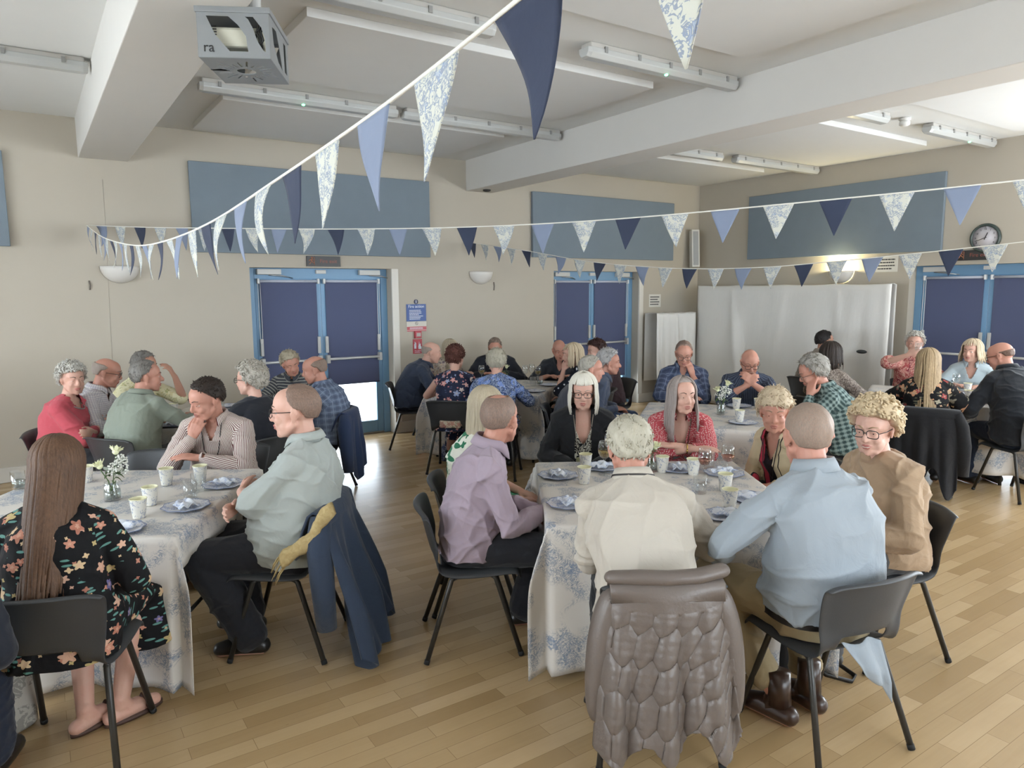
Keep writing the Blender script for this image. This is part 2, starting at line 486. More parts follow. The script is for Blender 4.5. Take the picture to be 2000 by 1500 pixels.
def hand_geo(mb, w, d, n, side, curl=0.35, spread=0.06, s=1.0, fcurl=None, thumb=0.5):
    """wrist w, pointing d, palm normal n (palm faces n); side = -1 left hand, +1 right hand"""
    d = nrm(d); n = np.asarray(n, float); n = nrm(n-d*(n@d)); l = np.cross(d, n)*side   # l points to the thumb side
    base = w
    K = [(.030, .082, .0105, (.040, .026, .020)), (.010, .088, .0108, (.044, .029, .021)), (-.010, .083, .0102, (.040, .027, .020)), (-.029, .073, .0092, (.031, .020, .018))]
    for i, (lx, ly, r, seg) in enumerate(K):
        a = base+l*lx*.55*s+d*.008*s; k = base+l*lx*s+d*ly*s-n*.004*s
        mb.cap(a, k, .0145*s, r*1.18*s, 10)
        mb.cap(a+n*.006*s, k-d*.012*s+n*.006*s, .012*s, r*s, 8)
        c = curl if fcurl is None else fcurl[i]
        ang = c*.55; p = k; dd = nrm(d+l*(lx/.03)*spread)
        for j, sl in enumerate(seg):
            q = nrm(dd*cos(ang)+n*sin(ang)); e = p+q*sl*s
            mb.cap(p, e, r*(1-.1*j)*s, r*(.9-.1*j)*s, 8)
            p = e; ang += c*(.95 if j == 0 else .7)
    t0 = base+l*.022*s+d*.018*s+n*.004*s
    t1 = base+l*.046*s+d*.046*s+n*.016*s*(1+thumb)
    t2 = t1+nrm(d*.8+l*.25*(1-thumb)+n*.55*thumb)*.034*s
    t3 = t2+nrm(d*1.0-l*.25*thumb+n*.4*thumb)*.027*s
    mb.cap(t0, t1, .0155*s, .0125*s, 10); mb.cap(t1, t2, .0118*s, .0105*s, 8); mb.cap(t2, t3, .0105*s, .0085*s, 8)

MALE = dict(fem=False, sh=.172, tors=[(-.17, .155, .125), (0, .178, .132), (.22, .162, .122), (.45, .165, .124), (.7, .18, .128), (.86, .158, .105), (.95, .1, .08), (1.03, .06, .062)])
FEM = dict(fem=True, sh=.15, tors=[(-.17, .165, .128), (0, .182, .135), (.22, .150, .115), (.45, .148, .118), (.66, .156, .138), (.84, .136, .1), (.95, .085, .07), (1.03, .05, .053)])

def ring(c, a, b, ra, rb, n=28, ex=2.5, belly=0.0):
    th = np.arange(n)*2*pi/n; ct, st = np.cos(th), np.sin(th)
    x = np.sign(ct)*np.abs(ct)**(2/ex)*ra; y = np.sign(st)*np.abs(st)**(2/ex)*rb
    y = np.where(y > 0, y*(1+belly/rb), y)
    return c+np.outer(x, a)+np.outer(y, b)

class Person:
    def __init__(p, top, face, sex='m', lean=None, side=0.0, yaw=0, pitch=0, roll=0, girth=1.0, belly=0.0, seat=.44, L=None, s=None, hs=1.0, slump=.03, arms=None, legs=None, vox=.0065):
        p.P = MALE if sex == 'm' else FEM; p.fem = sex == 'f'; p.g = girth; p.vox = vox; p.hs = hs*(1.0 if sex == 'm' else .97)
        p.s = s or (1.0 if sex == 'm' else .93)
        th = rad(face); p.fv = np.array([cos(th), sin(th)]); p.rv = np.array([sin(th), -cos(th)])
        p.R = rotm(yaw, pitch, roll)
        L = L or (.50 if sex == 'm' else .465)
        Hc_z = top[2]-.118*p.hs
        hv = p.R@np.array([0, .012, .06])
        base_dz = Hc_z-hv[2]-(seat+.09)
        ln = rad(lean) if lean is not None else None
        if ln is None:
            dz = base_dz-.076
            ln = math.acos(max(.951, min(.998, dz/L)))
        nk = np.array([rad(side)*.06, .03+.05*sin(ln), .08-.02*sin(ln)])
        N = np.array([0, 0, Hc_z])-hv-nk          # relative to the head centre's column
        dz = N[2]-(seat+.09)
        fwd = dz*math.tan(ln); sd = dz*math.tan(rad(side))
        # head column sits at local (hx, hy)
        off = np.array([sd, fwd])+nk[:2]+hv[:2]
        p.hip_w = np.array(top[:2])-off[0]*p.rv-off[1]*p.fv
        p.face = face
        p.H = np.array([0, 0, seat+.09]); p.N = np.array([sd, fwd, N[2]]); p.Hc = np.array([off[0], off[1], Hc_z])
        p.ln = ln; p.belly = belly; p.slump = slump; p.seat = seat
        p.root = None; p.arms = arms or {}; p.legs = legs or {}
        p.solve()
    def world(p, q):
        return np.array([*(p.hip_w+p.rv*q[0]+p.fv*q[1]), q[2]])
    def local(p, w):
        d = np.asarray(w[:2])-p.hip_w
        return np.array([d@p.rv, d@p.fv, w[2]])
    def spine(p, t):
        H, N = p.H, p.N; ax = N-H
        back = np.array([0, -1, 0.])*p.slump*4
        m = (H+N)/2+back*.5
        if t < 0: q = H+(m-H)*2*t*.6+np.array([0, 0, 0]); return np.array([H[0]*1.0, H[1]+t*.1, H[2]+t*np.linalg.norm(ax)])
        return (1-t)**2*H+2*t*(1-t)*m+t*t*N
    def tan(p, t):
        return nrm(p.spine(t+.02)-p.spine(t-.02))
    def solve(p):
        s = p.s; d = p.tan(.92)
        x = nrm(np.cross(p.R[:, 1]*0+np.array([0, 1, 0]), d))
        p.shd = {}
        for k, q in (('L', -1), ('R', 1)):
            p.shd[k] = p.spine(.84)+x*q*p.P['sh']*(.9+.1*p.g)+np.array([0, .014, -.004])
        la, lb = .295*s, .255*s
        p.arm = {}
        for k, q in (('L', -1), ('R', 1)):
            A = p.arms.get(k, p.arms.get('both', 'table'))
            if isinstance(A, str): A = dict(pose=A)
            A = dict(A); po = A.pop('pose', None); N = p.N
            if po == 'table': B = dict(w=(q*.13, max(.36, N[1]+.20), .775), pole=(q*1.0, -.3, -.55), d=(-q*.55, .8, -.05), n=(0, 0, -1), curl=.3)
            elif po == 'lap': B = dict(w=(q*.09, .25, .63), pole=(q*.8, -.7, -.2), d=(-q*.5, .85, -.25), n=(0, 0, -1), curl=.35)
            elif po == 'knee': B = dict(w=(q*.15, .30, .64), pole=(q*.7, -.8, .1), d=(0, .95, -.2), n=(0, 0, -1), curl=.3)
            elif po == 'crossed': B = dict(w=(-q*.075, N[1]+.20, N[2]-.27+(.03 if q > 0 else 0)), pole=(q*1, .1, -.75), d=(-q*1, -.15, .05), n=(0, -1, 0), curl=.4)
            elif po == 'crosstable': B = dict(w=(-q*.03, max(.34, N[1]+.24), .785+(.02 if q > 0 else 0)), pole=(q*1, -.1, -.35), d=(-q*1, .15, -.05), n=(0, -.2, -1), curl=.25)
            elif po == 'jaw':
                c = p.Hc+p.R@np.array([q*.055, .065, -.105]); B = dict(w=c+np.array([q*.035, .03, -.095]), pole=(q*.5, .5, -1), d=(-q*.22, -.2, .95), n=(-q*.6, -.8, .1), curl=.45)
            elif po == 'chin':
                c = p.Hc+p.R@np.array([q*.02, .085, -.125]); B = dict(w=c+np.array([q*.03, .05, -.10]), pole=(q*.5, .5, -1), d=(-q*.25, -.25, .95), n=(0, -1, .1), curl=.75)
            elif po == 'cheek':
                c = p.Hc+p.R@np.array([q*.072, .045, -.06]); B = dict(w=c+np.array([q*.05, .02, -.105]), pole=(q*.5, .5, -1), d=(-q*.28, -.12, .95), n=(-q*.8, -.6, .1), curl=.3)
            elif po == 'mouth':
                c = p.Hc+p.R@np.array([q*.0, .10, -.07]); B = dict(w=c+np.array([q*.05, .05, -.07]), pole=(q*.6, .3, -1), d=(-q*.45, -.4, .8), n=(-q*.5, -.6, .3), curl=.6)
            else: B = {}
            B.update(A); A = B
            e, w = ik(p.shd[k], A['w'], la, lb, A['pole'])
            dd = A.get('d'); fd = nrm(w-e)
            if dd is None: dd = fd
            dd = nrm(nrm(dd)*.75+fd*.55)
            p.arm[k] = dict(e=e, w=w, d=dd, n=A.get('n', (0, 0, -1)), curl=A.get('curl', .35), spread=A.get('spread', .08), fcurl=A.get('fcurl'), thumb=A.get('thumb', .5))
        p.leg = {}
        for k, q in (('L', -1), ('R', 1)):
            G = p.legs.get(k, p.legs.get('both', {}))
            hip = np.array([q*.088, 0.0, p.H[2]-.005])
            kn = np.array(G.get('k', (q*.12, .42*s, p.seat+.075)), float)
            an = np.array(G.get('a', (q*.12, .40*s, .085)), float)
            tl = .43*s; kn = hip+nrm(kn-hip)*tl; sl = .41*s
            p.leg[k] = dict(h=hip, k=kn, a=an, f=np.array(G.get('f', (q*.12, 1, 0)), float))
    # ---- geometry
    def torso(p, mb, e=0.0, t0=-.17, t1=1.03, loose=0.0, chest=0.0, maxb=None):
        Rg = []
        tt = np.linspace(t0, t1, 15); T = np.array(p.P['tors'])
        for t in tt:
            rx = np.interp(t, T[:, 0], T[:, 1]); ry = np.interp(t, T[:, 0], T[:, 2])
            g = p.g if t < .9 else 1+(p.g-1)*max(0, (1.03-t)/.13)*.5
            lo = loose*max(0, min(1, (.75-t)/.5))
            b = p.belly*max(0, 1-((t-.22)/.42)**2)
            c = p.spine(t); d = p.tan(max(0, t)); a = nrm(np.cross([0, 1, 0], d)); bb = np.cross(d, a)
            if t < 0: a = np.array([1., 0, 0]); bb = np.array([0, 1., 0])
            Rg.append(ring(c, a, bb, rx*g+e+lo, ry*g+e+lo, belly=b))
        mb.rings(Rg)
        # shoulder girdle
        for k in ('LR' if t1 > .9 else ''):
            mb.cap(p.spine(.915)+(p.shd[k]-p.spine(.84))*.3, p.shd[k], .062+e*.8, .054*(.5+.5*p.g)+e*.9, 12)
    def armgeo(p, mb, k, e=0.0, upto=2.0, cuff=0.0, loose=0.0):
        """upto: 1 = elbow, 2 = wrist, in between linear"""
        A = p.arm[k]; s = p.s; g = .5+.5*p.g
        r0, r1, r2, r3 = .053*g*s**.5, .043*g*s, .038*g*s, .026*s
        S = p.shd[k]; E = A['e']; W = A['w']
        if upto <= 1.0:
            X = S+(E-S)*upto; rx = r0+(r1-r0)*upto
            mb.tube([S, S+(X-S)*.5, X], [r0+e, (r0+rx)/2+e+loose*.5, rx+e+loose+cuff], 12, round_ends=True)
        else:
            u = upto-1.0; X = E+(W-E)*u; rx = r2+(r3-r2)*u
            M1 = S+(E-S)*.45
            mb.tube([S, M1, E], [r0+e, r1*1.06+e+loose, r2*1.05+e+loose], 12, round_ends=True)
            mb.tube([E, E+(X-E)*.35, X], [r2*1.05+e+loose, r2*1.02+e+loose, rx+e+cuff], 12, round_ends=True)
    def leggeo(p, mb, k, e=0.0, upto=2.0, loose=0.0, flare=0.0):
        G = p.leg[k]; s = p.s; g = .5+.5*p.g
        mb.tube([G['h'], (G['h']+G['k'])/2, G['k']], [.088*g+e, .076*g*s+e+loose*.4, .058*g*s+e+loose*.6], 14, round_ends=True)
        if upto > 1:
            X = G['k']+(G['a']-G['k'])*(upto-1)
            c = G['k']+(G['a']-G['k'])*.3+np.array([0, -.012, 0])
            mb.tube([G['k'], c, X], [.056*g*s+e+loose*.6, .056*g*s+e+loose, .036*s+e+loose+flare], 12, round_ends=True)
    def footgeo(p, mb, k, e=0.0, sole=.0, big=1.0):
        G = p.leg[k]; a = G['a']; f = nrm([G['f'][0], G['f'][1], 0]); s = p.s*big
        heel = np.array([a[0], a[1], 0])-f*.045*s+np.array([0, 0, .036*s+e+sole]); toe = np.array([a[0], a[1], 0])+f*.155*s+np.array([0, 0, .03*s+e*.6+sole])
        mid = np.array([a[0], a[1], 0])+f*.07*s+np.array([0, 0, .042*s+e+sole])
        mb.tube([heel, mid, toe], [.034*s+e, .039*s+e, .030*s+e*.6], 12, round_ends=True)
        mb.cap(a+np.array([0, 0, .02]), mid-f*.03*s, .036*s+e, .036*s+e, 10)
    def make_root(p, name, label):
        p.root = empty(name, (p.hip_w[0], p.hip_w[1], 0), rad(p.face)-pi/2)
        tag(p.root, label, 'person'); return p.root
    def body(p, skin, lip, nose=1.0, jaw=1.0, eyes='3a3230', brow=None):
        mb = MB()
        p.torso(mb, -.010)
        hb = p.Hc+p.R@np.array([0, -.022, -.045])
        nr = .056 if not p.fem else .047
        mb.tube([p.N+np.array([0, -.01, -.03]), (p.N+hb)/2+np.array([0, -.002, 0]), hb], [nr*1.12, nr, nr*1.02], 14, round_ends=True)
        head_geo(mb, p.Hc, p.R, p.fem, nose, jaw, p.hs)
        for k, q in (('L', -1), ('R', 1)):
            p.armgeo(mb, k)
            A = p.arm[k]
            mb.cap(A['w'], A['w']+A['d']*.02, .026*p.s, .024*p.s)
            hand_geo(mb, A['w']+A['d']*.01, A['d'], A['n'], q, A['curl'], A['spread'], p.s, A['fcurl'], A['thumb'])
            p.leggeo(mb, k); p.footgeo(mb, k)
        o = remesh(mb, 'body', skin, p.root, p.vox, 3, .45)
        mb = MB(); T = lambda q: p.Hc+p.R@(np.array(q, float)*p.hs); h = p.hs
        mb.tube([T((-.024, .0835, -.0632)), T((-.012, .0935, -.0602)), T((-.004, .0965, -.0595)), T((0, .0962, -.0608)), T((.004, .0965, -.0595)), T((.012, .0935, -.0602)), T((.024, .0835, -.0632))], [.0018*h, .0052*h, .006*h, .0056*h, .006*h, .0052*h, .0018*h], 8)
        mb.tube([T((-.022, .0835, -.065)), T((-.01, .0925, -.0705)), T((.01, .0925, -.0705)), T((.022, .0835, -.065))], [.0018*h, .0062*h, .0062*h, .0018*h], 8)
        mb.build('lips', lip, p.root)
        # eyes
        mb = MB()
        for q in (-1, 1):
            c = p.Hc+p.R@(np.array([q*.0308, .0758, .001])*p.hs)
            mb.ell(c, .0132*p.hs, p.R, 16, 12, mi=0)
            mb.ell(c+p.R@np.array([0, .0085, 0])*p.hs, np.array([.0062, .006, .0062])*p.hs, p.R, 12, 8, mi=1)
        mb.build('eyes', [plain('eye_white', 'c9c2b8', .25), plain('iris_'+eyes, eyes, .2)], p.root)
        if brow:
            mb = MB()
            for q in (-1, 1):
                mb.tube([p.Hc+p.R@(np.array(v)*p.hs) for v in ((q*.014, .0985, .027), (q*.03, .094, .034), (q*.05, .078, .029))], [.0042, .0042, .002], 8, flat=.6)
            mb.build('eyebrows', hair_mat('brow_'+brow, brow, brow), p.root)
        return o
    def bones(p):
        B = [(p.H-np.array([0, 0, .1]), p.N, .15*p.g, (0, -1, 0))]
        for k in 'LR':
            A = p.arm[k]; B += [(p.shd[k], A['e'], .05, (0, -.2, 1)), (A['e'], A['w'], .04, (0, -.2, 1))]
        return B
    def top(p, mat, sleeve=2.0, e=.014, loose=.012, sl_loose=.01, neck=None, open_front=0.0, name='shirt', wr=.004, collar=None, t0=-.1, t1=.985, cuff=0.004, seed=1, skirt=None, vee=None, nowr=False):
        if skirt: t0 = -.22
        mb = MB(); p.torso(mb, e, t0, t1, loose)
        for k in 'LR':
            if sleeve > 0: p.armgeo(mb, k, e*.7, sleeve, cuff, sl_loose*.7)
        if skirt:
            # skirt: over both thighs to the knees, then hanging to height skirt
            kn = (p.leg['L']['k']+p.leg['R']['k'])/2; H = p.H
            w = abs(p.leg['R']['k'][0]-p.leg['L']['k'][0])/2+.075
            mb.rings([ring(H+np.array([0, -.03, 0]), np.array([1., 0, 0]), np.array([0, .15, 1.]), .18*p.g+e, .115+e), ring((H+kn)/2, np.array([1., 0, 0]), np.array([0, 0, 1.]), .175*p.g+e, .09+e), ring(kn+np.array([0, .0, -.005]), np.array([1., 0, 0]), np.array([0, -.5, .85]), w+.03, .085)])
            mb.rings([ring(kn+np.array([0, -.02, .01]), np.array([1., 0, 0]), np.array([0, 1., 0]), w+.02, .09), ring(np.array([kn[0], kn[1]+.0, (kn[2]+skirt)/2]), np.array([1., 0, 0]), np.array([0, 1., 0]), w+.05, .11), ring(np.array([kn[0], kn[1]-.02, skirt]), np.array([1., 0, 0]), np.array([0, 1., 0]), w+.07, .13)])
        o = remesh(mb, name, mat, p.root, p.vox*1.1, 4, .5)
        bn = p.bones()
        if skirt: bn += [(H+np.array([0, .1, 0]), kn, .15, (0, 0, 1)), (kn+np.array([0, 0, -.05]), np.array([kn[0], kn[1], skirt]), .17, (0, 1, 0))]
        limb_uv(o, bn)
        if not nowr: folds(o, wr, seed)
        if collar: p.collar(mat, collar, gap=30 if vee else 10)
        if vee or open_front:
            me = o.data; P = vcos(me); d = p.tan(.9); c = p.spine(.97)
            Q = P-c; along = Q@d; x = Q[:, 0]-0
            front = (Q-np.outer(along, d))[:, 1] > .005
            if vee:
                w, dep = vee
                kill = front & (along > -dep) & (np.abs(x) < w*np.clip((along+dep)/dep, 0, 1)**.8)
            else: kill = np.zeros(len(P), bool)
            if open_front: kill |= front & (np.abs(x) < open_front*(1+.35*(-along))) & (P[:, 2] > p.seat+.13)
            bm = bmesh.new(); bm.from_mesh(me); bm.verts.ensure_lookup_table()
            bmesh.ops.delete(bm, geom=[bm.verts[i] for i in np.nonzero(kill)[0]], context='VERTS')
            bm.to_mesh(me); bm.free()
            md = o.modifiers.new('solid', 'SOLIDIFY'); md.thickness = .004; md.offset = -1
        return o
    def collar(p, mat, h, gap=10):
        hb = p.Hc+p.R@np.array([0, -.022, -.045]); nr = (.056 if not p.fem else .047); ax = nrm(nrm(hb-p.N)+np.array([0, .0, .6]))
        x = np.array([1., 0, 0]); x = nrm(x-ax*(ax@x)); y = np.cross(ax, x); c = p.N+np.array([0, -.006, -.004])+ax*.014; P = []
        for (rr, z) in ((.010, -.022), (.010, h*.5), (.013, h), (.018, h+.002), (.027, h*.55), (.036, -.006)):
            row = []
            for t in np.linspace(rad(90+gap), rad(450-gap), 41):
                f = max(0, (sin(t)-.55)/.45)   # towards the front the fall comes to two points
                zz = z-f*.032*(1 if rr > .02 else .5)-f*h*.3; r2 = nr+rr+f*.012*(1 if rr > .02 else .3)
                row.append(c+x*(r2*cos(t))+y*(r2*1.08*sin(t))+ax*zz)
            P.append(row)
        mb = MB(); mb.grid(P); o = mb.build('collar', mat, p.root, solid=.004)
        li = np.empty(len(o.data.loops), np.int32); o.data.loops.foreach_get('vertex_index', li)
        uv = np.array([(j*.011, i*.012) for i in range(6) for j in range(41)])
        o.data.uv_layers.new(name='UVMap').data.foreach_set('uv', uv[li].astype(np.float32).ravel())
        return o
    def trousers(p, mat, e=.012, upto=1.93, loose=.014, flare=.012, seed=3, wr=.004):
        mb = MB(); p.torso(mb, e*.8, -.17, .16)
        for k in 'LR': p.leggeo(mb, k, e, upto, loose, flare)
        o = remesh(mb, 'trousers', mat, p.root, p.vox*1.3, 4, .5)
        limb_uv(o, [(p.leg[k]['h'], p.leg[k]['k'], .08, (0, 0, 1)) for k in 'LR']+[(p.leg[k]['k'], p.leg[k]['a'], .06, (0, 1, 0)) for k in 'LR'])
        folds(o, wr, seed)
        return o
    def shoes(p, mat, big=1.0):
        for k in 'LR':
            mb = MB(); p.footgeo(mb, k, .008, .004, big)
            mb.build('shoe', mat, p.root)
    # ---- hair
    def hairfn(p, V):
        """direction (unit, head frame) -> skull point"""
        return np.array([0, -.014, .028])+V*np.array([.076, .096, .088])
    def hair(p, mat, style='short', tk=.011, front=42, side=-4, nape=-38, rough=.002, crown=None, seed=0, name='hair', bumpf=38, blobs=0, blob_r=.016, vol=(1, 1, 1), tufts=None, curl=.25):
        r = np.random.RandomState(seed); nu, nv = 72, 44
        az = np.linspace(0, 2*pi, nu, endpoint=False); el = np.linspace(-pi/2, pi/2, nv)
        A, E = np.meshgrid(az, el)       # az 0 = front (+y)
        V = np.stack([np.sin(A)*np.cos(E), np.cos(A)*np.cos(E), np.sin(E)], -1)
        a = np.abs((np.degrees(A)+180) % 360-180); ed = np.degrees(E)
        line = np.interp(a, [0, 28, 52, 70, 88, 100, 118, 180], [front, front+1, front-8, 16, side, side-2, nape+8, nape])
        mask = np.clip((ed-line)/9+.5, 0, 1); mask = mask*mask*(3-2*mask)
        if crown is not None:   # bald crown: (front limit az, elevation above which there is no hair)
            lim = np.interp(a, [0, 60, 95, 180], crown)
            m2 = np.clip((lim-ed)/10+.5, 0, 1); mask *= m2*m2*(3-2*m2)
        n = np.zeros_like(A)
        for k in range(5):
            d = r.randn(3)*bumpf/5; n += np.sin(V@d+r.rand()*6.3)
        fine = np.sin(A*34+3*np.sin(E*5+r.rand()*6))+np.sin(A*61+2*np.cos(E*7))
        volm = 1+.35*np.clip(V[..., 2], 0, 1)
        t = tk*volm*mask+(n*.35+fine*.25)*rough*mask-.014*(1-mask)
        base = np.array([0, -.014, .028])+V*np.array([.076, .096, .088])
        P = (base+V*t[..., None]*np.array(vol))*p.hs
        P = P@p.R.T+p.Hc
        mb = MB(); mb.grid(P, loop=True); dens = list(mask.ravel()*(1.0 if tk > .009 else .8))
        kk = 0; q = None; want = tufts if tufts is not None else (0 if tk < .0085 else 420)
        tl_ = .017 if blobs else min(.026, max(.011, tk*.95))
        lim0 = lambda aa: np.interp(aa, [0, 28, 52, 70, 88, 100, 118, 180], [front, front+1, front-8, 16, side, side-2, nape+8, nape])
        while kk < want:
            v = nrm(r.randn(3)); aa = abs(math.degrees(atan2(v[0], v[1]))); ee = math.degrees(math.asin(v[2]))
            if ee < lim0(aa)+2 or (crown is not None and ee > np.interp(aa, [0, 60, 95, 180], crown)-6): continue
            dn = np.array([0, 0, -1.])+np.array([0, -.25, 0])*(v[2] > .3)+np.array([0, .5, .1])*(aa < 50); tg = nrm(dn-v*(dn@v)+r.randn(3)*.35*(1+curl))
            b = self_pt(v)+v*(tk*(1+.35*max(0, v[2]))-.004); L = tl_*r.uniform(.7, 1.5)
            pts = [b, b+tg*L*.45+v*(.003+.004*curl), b+nrm(tg+r.randn(3)*.5*curl)*L+v*r.uniform(-.005, .002)]
            if blobs: q2 = nrm(np.cross(v, tg)+r.randn(3)*.4); pts = [b+v*.001, b+tg*.007+v*.009, b+tg*.014+q2*.005+v*.008, b+tg*.013+q2*.010+v*.001]
            mb.tube([(x_*p.hs)@p.R.T+p.Hc for x_ in pts], [.0045, .0042, .0008] if len(pts) == 3 else [.0048, .0055, .005, .003], 5, flat=.5 if len(pts) == 3 else .8); kk += 1
        if blobs:
            k = 0
            while k < blobs:
                v = nrm(r.randn(3)); aa = abs(math.degrees(atan2(v[0], v[1]))); ee = math.degrees(math.asin(v[2]))
                if ee < np.interp(aa, [0, 28, 52, 70, 88, 100, 118, 180], [front, front+1, front-8, 16, side, side-2, nape+8, nape])+4: continue
                c = (self_pt(v)+v*tk*r.uniform(.6, 1.15))*p.hs
                q = nrm(r.randn(3))
                mb.ell(c@p.R.T+p.Hc, np.array([1.15, .8, .95])*blob_r*r.uniform(.7, 1.2), np.stack(frame(q), 1), 10, 7); k += 1
        o = mb.build(name, mat, p.root)
        at = o.data.attributes.new('hair_cover', 'FLOAT', 'POINT'); dd = np.ones(len(o.data.vertices), np.float32); dd[:len(dens)] = dens; at.data.foreach_set('value', dd)
        return o
    def locks(p, mat, length, n=150, part=0.0, front_az=55, end_r=.004, r0=.0095, spread=1.0, curve=.0, name='hair', seed=0, back_only=False, bangs=0, tk=.012, cap_front=40, down=None, tips=.03, side_len=None):
        """straight hair: cap plus hanging locks; length = how far below the head centre it hangs"""
        r = np.random.RandomState(seed)
        nu, nv = 60, 36
        mb = MB()
        az = np.linspace(0, 2*pi, nu, endpoint=False); el = np.linspace(-pi/2, pi/2, nv); A, E = np.meshgrid(az, el)
        V = np.stack([np.sin(A)*np.cos(E), np.cos(A)*np.cos(E), np.sin(E)], -1); a = np.abs((np.degrees(A)+180) % 360-180); ed = np.degrees(E)
        line = np.interp(a, [0, 28, 52, 70, 100, 118, 180], [cap_front, cap_front, cap_front-6, 18, -15, -35, -40])
        mask = np.clip((ed-line)/9+.5, 0, 1); fine = np.sin(A*40+3*np.sin(E*4))
        t = tk*mask+fine*.0008*mask-.014*(1-mask)
        P = ((np.array([0, -.014, .028])+V*np.array([.076, .096, .088])+V*t[..., None])*p.hs)@p.R.T+p.Hc
        mb.grid(P, loop=True)
        dn = np.array([0, 0, -1.]) if down is None else nrm(down)
        for i in range(n):
            lay = i/n
            azd = r.uniform(front_az, 180)*(1 if i % 2 else -1)
            if back_only: azd = (180-abs(r.randn())*45)*(1 if i % 2 else -1)
            aa = rad(azd)
            L = length if side_len is None else np.interp(abs(azd), [50, 90, 130, 180], [side_len, side_len, length, length])
            off = tk+.001+r.uniform(0, .006)
            pts = []; rr = []
            for e in np.linspace(82, -8, 7):
                v = np.array([sin(aa)*cos(rad(e)), cos(aa)*cos(rad(e)), sin(rad(e))])
                # start from the parting
                q = self_pt(v)+v*off
                pts.append((q*p.hs)@p.R.T+p.Hc); rr.append(r0*np.interp(e, [-8, 82], [1, .5]))
            p0 = pts[-1]; out = p.R@np.array([sin(aa), cos(aa), 0.]); out[2] = 0; out = nrm(out)
            endz = L+r.uniform(-tips, tips); n2 = max(3, int(endz/.04)); w = r.uniform(-.008, .008)
            side_v = np.cross(out, dn)
            zz = p.Hc[2]-p0[2]
            for j in range(1, n2+1):
                u = j/n2; q = p0+dn*(endz-zz)*u+out*(.012*spread*sin(u*pi*.5)-curve*u*u)+side_v*w*sin(u*5+i)
                pts.append(q); rr.append(r0*(1-u)**.5*.9+end_r*u)
            mb.tube(pts, rr, 7, flat=.55)
        for i in range(bangs):
            aa = rad(-52+104*(i+.5)/bangs+r.uniform(-3, 3)); pts = []; rr = []
            for e in np.linspace(80, 22, 7):
                v = np.array([sin(aa)*cos(rad(e)), cos(aa)*cos(rad(e)), sin(rad(e))]); q = self_pt(v)+v*(tk+.002)+np.array([0, .006*(80-e)/58, 0])
                pts.append((q*p.hs)@p.R.T+p.Hc); rr.append(.011*np.interp(e, [22, 80], [.45, .9]))
            mb.tube(pts, rr, 7, flat=.5)
        o = mb.build(name, mat, p.root)
        at = o.data.attributes.new('hair_cover', 'FLOAT', 'POINT'); dd = np.ones(len(o.data.vertices), np.float32); dd[:mask.size] = mask.ravel(); at.data.foreach_set('value', dd)
        return o
    def glasses(p, mat, lens=None, w=.026, h=.019, round_=False):
        mb = MB(); T = lambda q: p.Hc+p.R@(np.array(q, float)*p.hs)
        for q in (-1, 1):
            pts = [T((q*.033+w*np.sign(cos(t))*abs(cos(t))**(.62), .103-.10*abs(q*.033+w*cos(t)-0)**1.0*.25, .0+h*np.sign(sin(t))*abs(sin(t))**(.7))) for t in np.linspace(0, 2*pi, 17)]
            mb.tube(pts, .0021, 6)
            mb.tube([T((q*.059, .096, .006)), T((q*.078, .06, .008)), T((q*.083, .0, .008)), T((q*.082, -.02, -.008))], .0021, 6)
        mb.tube([T((-.009, .103, .004)), T((0, .105, .006)), T((.009, .103, .004))], .002, 6)
        return mb.build('glasses', mat, p.root)
    def lanyard(p, mat, badge=None, dep=.26):
        d = p.tan(.9); mb = MB()
        c = p.spine(.98); f = nrm(np.cross(np.array([1., 0, 0]), d))*-1
        f = nrm(np.array([0, 1., 0])-d*d[1])
        w = .07
        L = [c+np.array([0, -.07, .0]), c+np.array([-w, -.02, .012]), c+np.array([-w*.95, .07, -.02]), c-d*dep*.55+f*.165+np.array([-.045, 0, 0]), c-d*dep+f*.175]
        Rr = [np.array([-q[0]+2*c[0], q[1], q[2]]) for q in L]
        mb.tube(L, .0028, 6); mb.tube(Rr, .0028, 6)
        o = mb.build('lanyard', mat, p.root)
        if badge:
            mb = MB(); B = c-d*(dep+.05)+f*.182
            mb.box(B, (.09, .003, .065), R=np.stack([np.array([1., 0, 0]), f, np.cross([1., 0, 0], f)], 1)); b = mb.build('name_badge', badge, p.root, smooth=False)
        return o

def self_pt(v):
    return np.array([0, -.014, .028])+np.asarray(v)*np.array([.076, .096, .088])
# ------------------------------------------------------------------ the hall
YB, XR, ZC = 8.23, 9.27, 3.46
XL, YF = -3.5, -2.9
def struct(o): o['kind'] = 'structure'; return o

def wall_mat():
    t = NT('wall_paint'); v = t.co('Object')
    n = t.noise(v, 1.3, 4, 0.6); n2 = t.noise(v, 240, 2)
    c = t.mix(n, hx('b1a99b'), hx('b8b0a2'))
    sc = t.noise(t.n('ShaderNodeMapping', i_0=v, i_3=(1, 1, 2.5)).outputs[0], 7.0, 5, 0.7)
    c = t.mix(t.math('MULTIPLY', t.math('GREATER_THAN', sc, 0.73), 0.25), c, hx('8f857a'))
    t.bump(n2, 0.08, 0.003)
    return t.set(c, 0.75, 0, 0.25)
M_WALL = wall_mat()
M_CEIL = plain('ceiling_white', 'd8d8d6', 0.85, var=0.015, spec=0.2)
M_CPAN = plain('ceiling_panel_white', 'd6d6d5', 0.9, var=0.02, bump=0.1, bscale=120, spec=0.2)
M_BEAM = plain('beam_white', 'cdcac5', 0.8, var=0.015, spec=0.2)
M_SKIRT = plain('skirting_white', 'c9c4bb', 0.45, var=0.02)
M_BOARD = plain('acoustic_board_blue', '7b8690', 0.95, var=0.05, bump=0.5, bscale=260, spec=0.1)
